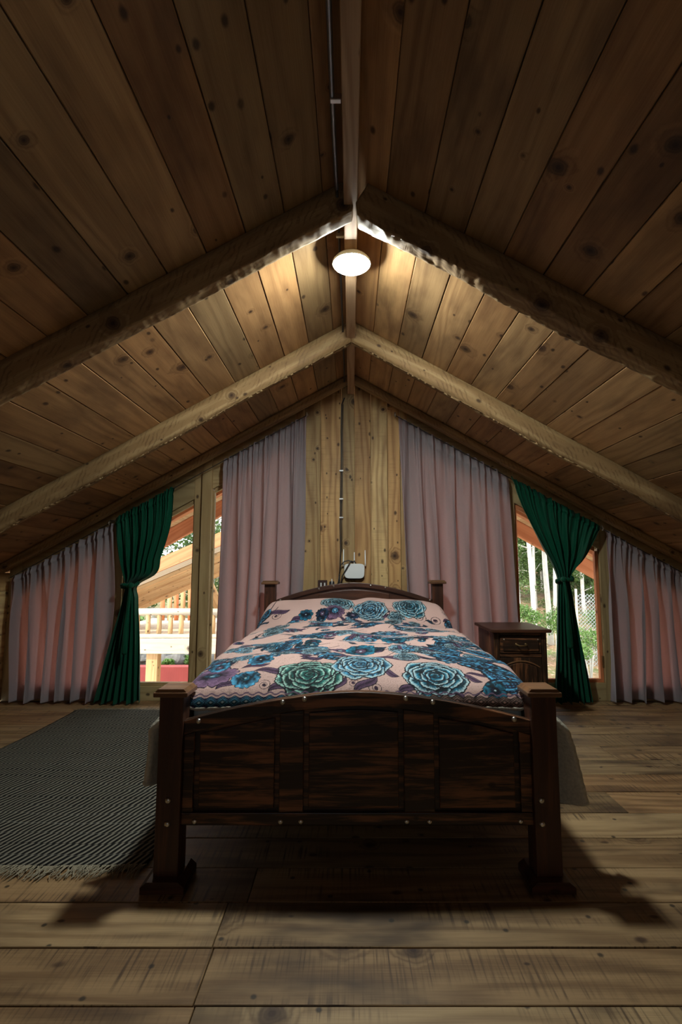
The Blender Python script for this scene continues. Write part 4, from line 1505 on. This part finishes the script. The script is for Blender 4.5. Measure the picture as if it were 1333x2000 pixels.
def tree(x, y, h, r, label, seed, crown=.6, spread=1.2, nl=5000, lean=0.0, grp=None, bushy_low=False, lsize=.045):
    rr = random.Random(seed)
    z0 = float(ground_z(x, y))
    e_ = empty('forest_tree', (x, y, z0), label, 'tree', grp)
    mb = MB()
    pts = []; rad = []
    for i in range(15):
        t = i / 14
        pts.append((x + lean * t * h + .05 * math.sin(t * 7 + seed), y + .04 * math.cos(t * 5 + seed), z0 - .1 + t * h)); rad.append(r * (1 - .6 * t) * (1.25 if i == 0 else 1))
    mb.tube(pts, rad, 10)
    blobs = []
    for k in range(14):
        t = rr.uniform(.06 if bushy_low else crown * .6, .9)
        i = int(t * 14); p0 = Vector(pts[min(i, 14)])
        a = rr.uniform(0, 2 * PI); L = spread * rr.uniform(.4, 1)
        p1 = p0 + Vector((math.cos(a) * L, math.sin(a) * L, rr.uniform(-.1, .5) * L))
        mid = (p0 + p1) / 2 + Vector((0, 0, .1))
        mb.tube([p0, mid, p1], [r * .28, r * .18, r * .08], 5)
        blobs.append((p1.x, p1.y, p1.z, L * .55, L * .55, L * .35))
        blobs.append((mid.x, mid.y, mid.z, L * .4, L * .4, L * .3))
    mb.build('trunk', M_bark, e_)
    leaves('foliage', blobs, nl, lsize, M_leaf, e_, seed)
    return e_


def tpx(px, py, D): p_ = at(px, py, D); return p_.x, p_.y


tr_spec = [(1036, 10.5, 6.0, .055, 'pale-trunked tree just right of the big right curtain', 1, 0.0, False),
           (1066, 10.9, 6.0, .060, 'second pale-trunked tree, left of the green right curtain', 2, .01, False),
           (1014, 11.8, 6.5, .03, 'thin pale tree at the edge of the big right curtain', 3, .0, False),
           (1047, 13.5, 7, .04, 'slim tree between the two pale trunks, farther back', 4, .0, True),
           (1086, 13.0, 7, .05, 'tree hidden mostly behind the green right curtain', 5, .0, True),
           (1150, 15.0, 6, .10, 'leafy tree beyond the wire fence', 6, .0, True),
           (1120, 17.0, 7, .12, 'dense tree far behind the wire fence', 7, .0, True),
           (1025, 17.0, 8, .12, 'dense dark tree far behind the pale trunks', 8, .0, True),
           (1060, 19.0, 8, .12, 'broad tree deepest in the woods at right', 9, .0, True),
           (1180, 19.0, 8, .12, 'rightmost dense tree in the woods', 10, .0, True)]
for px, D, h_, r, lab, sd, ln_, bl in tr_spec:
    x, y = tpx(px, 1110, D)
    tree(x, y, h_, r, lab, sd, lean=ln_, grp='trees in the woods outside', spread=1.1 if D < 14 else 2.0, nl=3500 if D < 12 else 14000, bushy_low=bl, lsize=.028 if D < 14 else .05)
for px, D, h_, r, lab, sd in ((1010, 14.5, 5, .05, 'low leafy young tree behind the edge of the big right curtain', 51), (1056, 15.5, 5, .05, 'low leafy young tree behind the two pale trunks', 52),
                              (1100, 14.5, 5, .05, 'low leafy young tree behind the green right curtain', 53), (1140, 13.0, 4.5, .05, 'low leafy young tree just past the wire fence', 54), (1170, 14.0, 5, .05, 'low leafy young tree at the right edge of the woods view', 55)):
    x, y = tpx(px, 1110, D)
    tree(x, y, h_, r, lab, sd, grp='trees in the woods outside', spread=.95, nl=9000, bushy_low=True, lsize=.03)
for px, D, h_, lab, sd in ((300, 17, 6.5, 'tree behind the neighbouring cabin roof at left', 21), (420, 19, 7.5, 'tree seen above the neighbouring roof beside the left curtain', 22), (500, 18, 7, 'tree behind the tall left curtain', 23), (180, 18, 5, 'tree behind the far left curtain', 24)):
    x, y = tpx(px, 1110, D)
    tree(x, y, h_, .12, lab, sd, grp='trees in the woods outside', spread=1.8, nl=3500, bushy_low=True, lsize=.08)


def bush(px, py, D, R, label, seed, mat=M_leaf2, n=1500, size=.022):
    p_ = at(px, py, D)
    z0 = float(ground_z(p_.x, D))
    e_ = empty('bush', (p_.x, D, z0), label, 'bush', 'bushes outside')
    rr = random.Random(seed)
    bl_ = [(p_.x + rr.uniform(-.6, .6) * R, D + rr.uniform(-.5, .5) * R, max(p_.z + rr.uniform(-.3, .3) * R, z0 + .1), R * .55, R * .5, R * .45) for k in range(7)]
    leaves('foliage', bl_, n, size, mat, e_, seed)
    mb = MB()
    for k in range(5):
        b_ = bl_[k]
        mb.tube([(p_.x, D, z0 - .05), ((p_.x + b_[0]) / 2, D, (z0 + b_[2]) / 2), b_[:3]], [.015, .012, .006], 5)
    mb.build('stem', M_bark, e_)


bush(1150, 1240, 9.0, .38, 'bright green bush below the wire fence', 31)
bush(1130, 1280, 8.6, .25, 'small green bush by the foot of the green right curtain', 32)
bush(1165, 1215, 10.3, .35, 'green bush beside the wire fence', 33)
bush(1025, 1200, 9.5, .3, 'low bush under the pale trunks', 34)
bush(1085, 1215, 9.6, .35, 'low bush right of the second pale trunk', 35)

# chain link fence
p0 = at(1126, 1165, 9.9); pz0 = float(ground_z(p0.x, 9.9))
fe = empty('wire_fence', (p0.x, 9.9, pz0), 'chain-link wire fence with pale posts on the slope at right', 'fence')
zt_ = at(1126, 1150, 9.9).z
for k in range(3):
    mb = MB(); xx = p0.x + k * 1.6
    mb.tube([(xx, 9.9, pz0 - .3), (xx, 9.9, zt_)], .022, 10)
    mb.build('fence_post', M_pale, fe)
mb = MB()
zl_, zh_ = pz0 - .2, zt_ - .10
dpitch = .07
x_a, x_b = p0.x, p0.x + 2.4
k = -60
while x_a + k * dpitch < x_b:
    for sg in (1, -1):
        xs = x_a + k * dpitch
        H = zh_ - zl_
        a_, b_ = (xs, xs + H) if sg > 0 else (xs + H, xs)
        q0, q1 = Vector((a_, 9.9 + .004 * sg, zl_)), Vector((b_, 9.9 + .004 * sg, zh_))
        # clip to the fence's length
        def cl(P_, Q_):
            d = Q_ - P_
            t0, t1 = 0, 1
            ta, tb = (x_a - P_.x) / d.x, (x_b - P_.x) / d.x
            lo_, hi_ = min(ta, tb), max(ta, tb)
            return max(t0, lo_), min(t1, hi_)
        t0, t1 = cl(q0, q1)
        if t1 > t0 + .01:
            mb.tube([q0.lerp(q1, t0), q0.lerp(q1, t1)], .0045, 4, caps=False)
    k += 1
w_ = mb.build('wire_mesh', M_wire, fe)

# ---- neighbouring cabin: steep plank roof plane, log railing, deck fascia, post, red wall
nb = empty('cabin_roof', (-3.0, 8.6, 0), 'sunlit plank roof slope of the neighbouring cabin outside the left windows', 'roof')


def lin_at(px, py, D): return at(px, py, D)


A0, A1 = at(150, 1184, 8.2), at(560, 1010, 8.2)            # upper edge
B0, B1 = at(150, 1243, 9.2), at(560, 1083, 9.2)            # lower edge
ex = (A1 - A0).normalized()
nv2 = 5
Ld = (B0 - A0)
nrm = ex.cross(Ld.normalized()).normalized()
if nrm.y > 0: nrm = -nrm
mb = MB()
Lx = (A1 - A0).length
ey = (Ld - ex * Ld.dot(ex)); hy = ey.length; ey.normalize()
ez = nrm
Mx = Matrix((ex, ey, ez)).transposed().to_4x4(); Mx.translation = A0
nbrd = 6
for k in range(nbrd):
    mb.box((-.2, hy * k / nbrd + .008, -.03 + .02 * (k % 2)), (Lx + .3, hy * (k + 1) / nbrd - .002, .0 + .02 * (k % 2)), 'x', M=Mx)
mb.build('roof_boards', M_out, nb)
mb = MB(); mb.box((-.2, -.20, -.06), (Lx + .3, -.002, .10), 'x', M=Mx); mb.build('fascia', M_pale, nb)
mb = MB(); mb.box((-.2, -.222, -.1), (Lx + .3, -.202, .12), 'x', M=Mx); mb.build('roof_edge', M_orange, nb)
mb = MB(); mb.box((-.2, .05, .022), (Lx * .9, .16, .09), 'x', M=Mx); mb.build('beam', M_out, nb)

rl = empty('log_railing', (-3.0, 7.9, 0), 'pale log railing with round balusters on the neighbouring deck', 'railing')
D = 7.9
zr0, zr1 = at(300, 1203, D).z, at(300, 1189, D).z
zb_ = at(300, 1237, D).z
xl_, xr_ = at(180, 1200, D).x, at(470, 1200, D).x
mb = MB(); mb.tube([(xl_, D, (zr0 + zr1) / 2), ((xl_ + xr_) / 2, D, (zr0 + zr1) / 2 + .01), (xr_, D, (zr0 + zr1) / 2)], (zr1 - zr0) / 2, 12); mb.build('hand_rail', M_pale, rl)
k = 0
for px in [201, 221, 246, 268, 289, 311, 333, 354, 376, 397, 416, 437, 458]:
    mb = MB(); x = at(px, 1220, D).x
    mb.tube([(x, D, zb_), (x + .005, D, (zb_ + zr0) / 2), (x, D, zr0 + .02)], [.036, .034, .036], 10); mb.build('baluster', M_out, rl)
dk = empty('deck', (-3.0, 8.4, 0), 'neighbouring raised deck with a wide pale fascia board', 'deck')
zf1, zf0 = at(300, 1246, D).z, at(300, 1275, D).z
mb = MB(); mb.box((xl_, D - .10, zf0), (xr_, D - .04, zf1), 'x', bevel=.004); mb.build('fascia', M_pale, dk)
mb = MB()
yy = D - .04
while yy < 10.2:
    mb.box((xl_, yy + .002, zb_ - .06), (xr_, yy + .14, zb_ - .005), 'x'); yy += .145
mb.build('deck_boards', M_pale, dk)
for px in (297, 430, 170):
    mb = MB(); x = at(px, 1300, D).x
    zg = float(ground_z(x, D))
    mb.box((x - .085, D - .02, zg - .1), (x + .085, D + .14, zf0 + .02), 'z', bevel=.005); mb.build('deck_post', M_out, dk)
# gable railing struts behind
gr = empty('gable_slats', (-2.8, 9.6, 0), 'upright slats of the gable end behind the log railing', 'slats')
for k, px in enumerate([318, 332, 345, 358, 372, 386, 400]):
    mb = MB(); p_ = at(px, 1190, 9.9); p2 = at(px, 1180 - (px - 318) * .42 - 8, 9.9)
    mb.tube([(p_.x, 9.9, zb_), (p2.x, 9.9, p2.z)], .045, 8); mb.build('slat', M_out if k % 2 else M_orange, gr)
ra = MB()
q0, q1 = at(405, 1135, 9.4), at(430, 1190, 9.4)
ra.tube([q0 + Vector((-.3, 0, .6)), q1], .09, 10)
tag(ra.build('log_brace', M_out), 'slanting log brace of the neighbouring deck beside the tall left curtain', 'brace')

# far low structure, red wall, rocks, plants under the deck
mb = MB()
pw0, pw1 = at(150, 1312, 10.5), at(480, 1312, 10.5)
mb.box((pw0.x, 10.5, -2.0), (pw1.x, 10.75, at(300, 1303, 10.5).z), 'x')
tag(mb.build('garden_wall', M_red), 'low red garden wall below the neighbouring deck', 'wall')
rr = random.Random(12)
rock_spots = [(262, 1290, 11.5), (282, 1288, 11.6), (320, 1288, 11.3), (345, 1292, 11.2), (362, 1284, 11.6), (240, 1288, 11.4), (410, 1288, 11.3), (385, 1290, 11.5)]
where = ['at the left behind the green curtain', 'left of the deck post', 'right of the deck post', 'in the middle above the red wall', 'left of the double window post', 'leftmost by the green curtain', 'beside the tall left curtain', 'behind the double window post']
for (px, py, D_), wh in zip(rock_spots, where):
    p_ = at(px, py, D_)
    bm_ = bmesh.new(); bmesh.ops.create_icosphere(bm_, subdivisions=3, radius=1)
    sx, sy, sz = rr.uniform(.16, .26), .2, rr.uniform(.12, .22)
    off = rr.uniform(0, 50)
    for v in bm_.verts:
        k = 1 + .35 * mnoise.noise(v.co * 1.3 + Vector((off, 0, 0)))
        v.co = Vector((v.co.x * sx * k, v.co.y * sy * k, v.co.z * sz * k))
    me = bpy.data.meshes.new('rock'); bm_.to_mesh(me); bm_.free(); me.materials.append(M_rock)
    o = bpy.data.objects.new('rock', me); C.objects.link(o); o.location = (p_.x, D_, p_.z)
    tag(o, 'pale rock above the red wall, ' + wh, 'rock', 'rocks above the red wall')
bush(325, 1296, 10.9, .16, 'small leafy plant above the red wall', 41, n=700, size=.035)
bush(262, 1222, 11.5, .35, 'green bush seen through the log railing', 42, n=1200, size=.05)
bush(366, 1292, 11.25, .2, 'bush above the red wall left of the double window post', 43, n=700, size=.035)

bpy.context.view_layer.update()
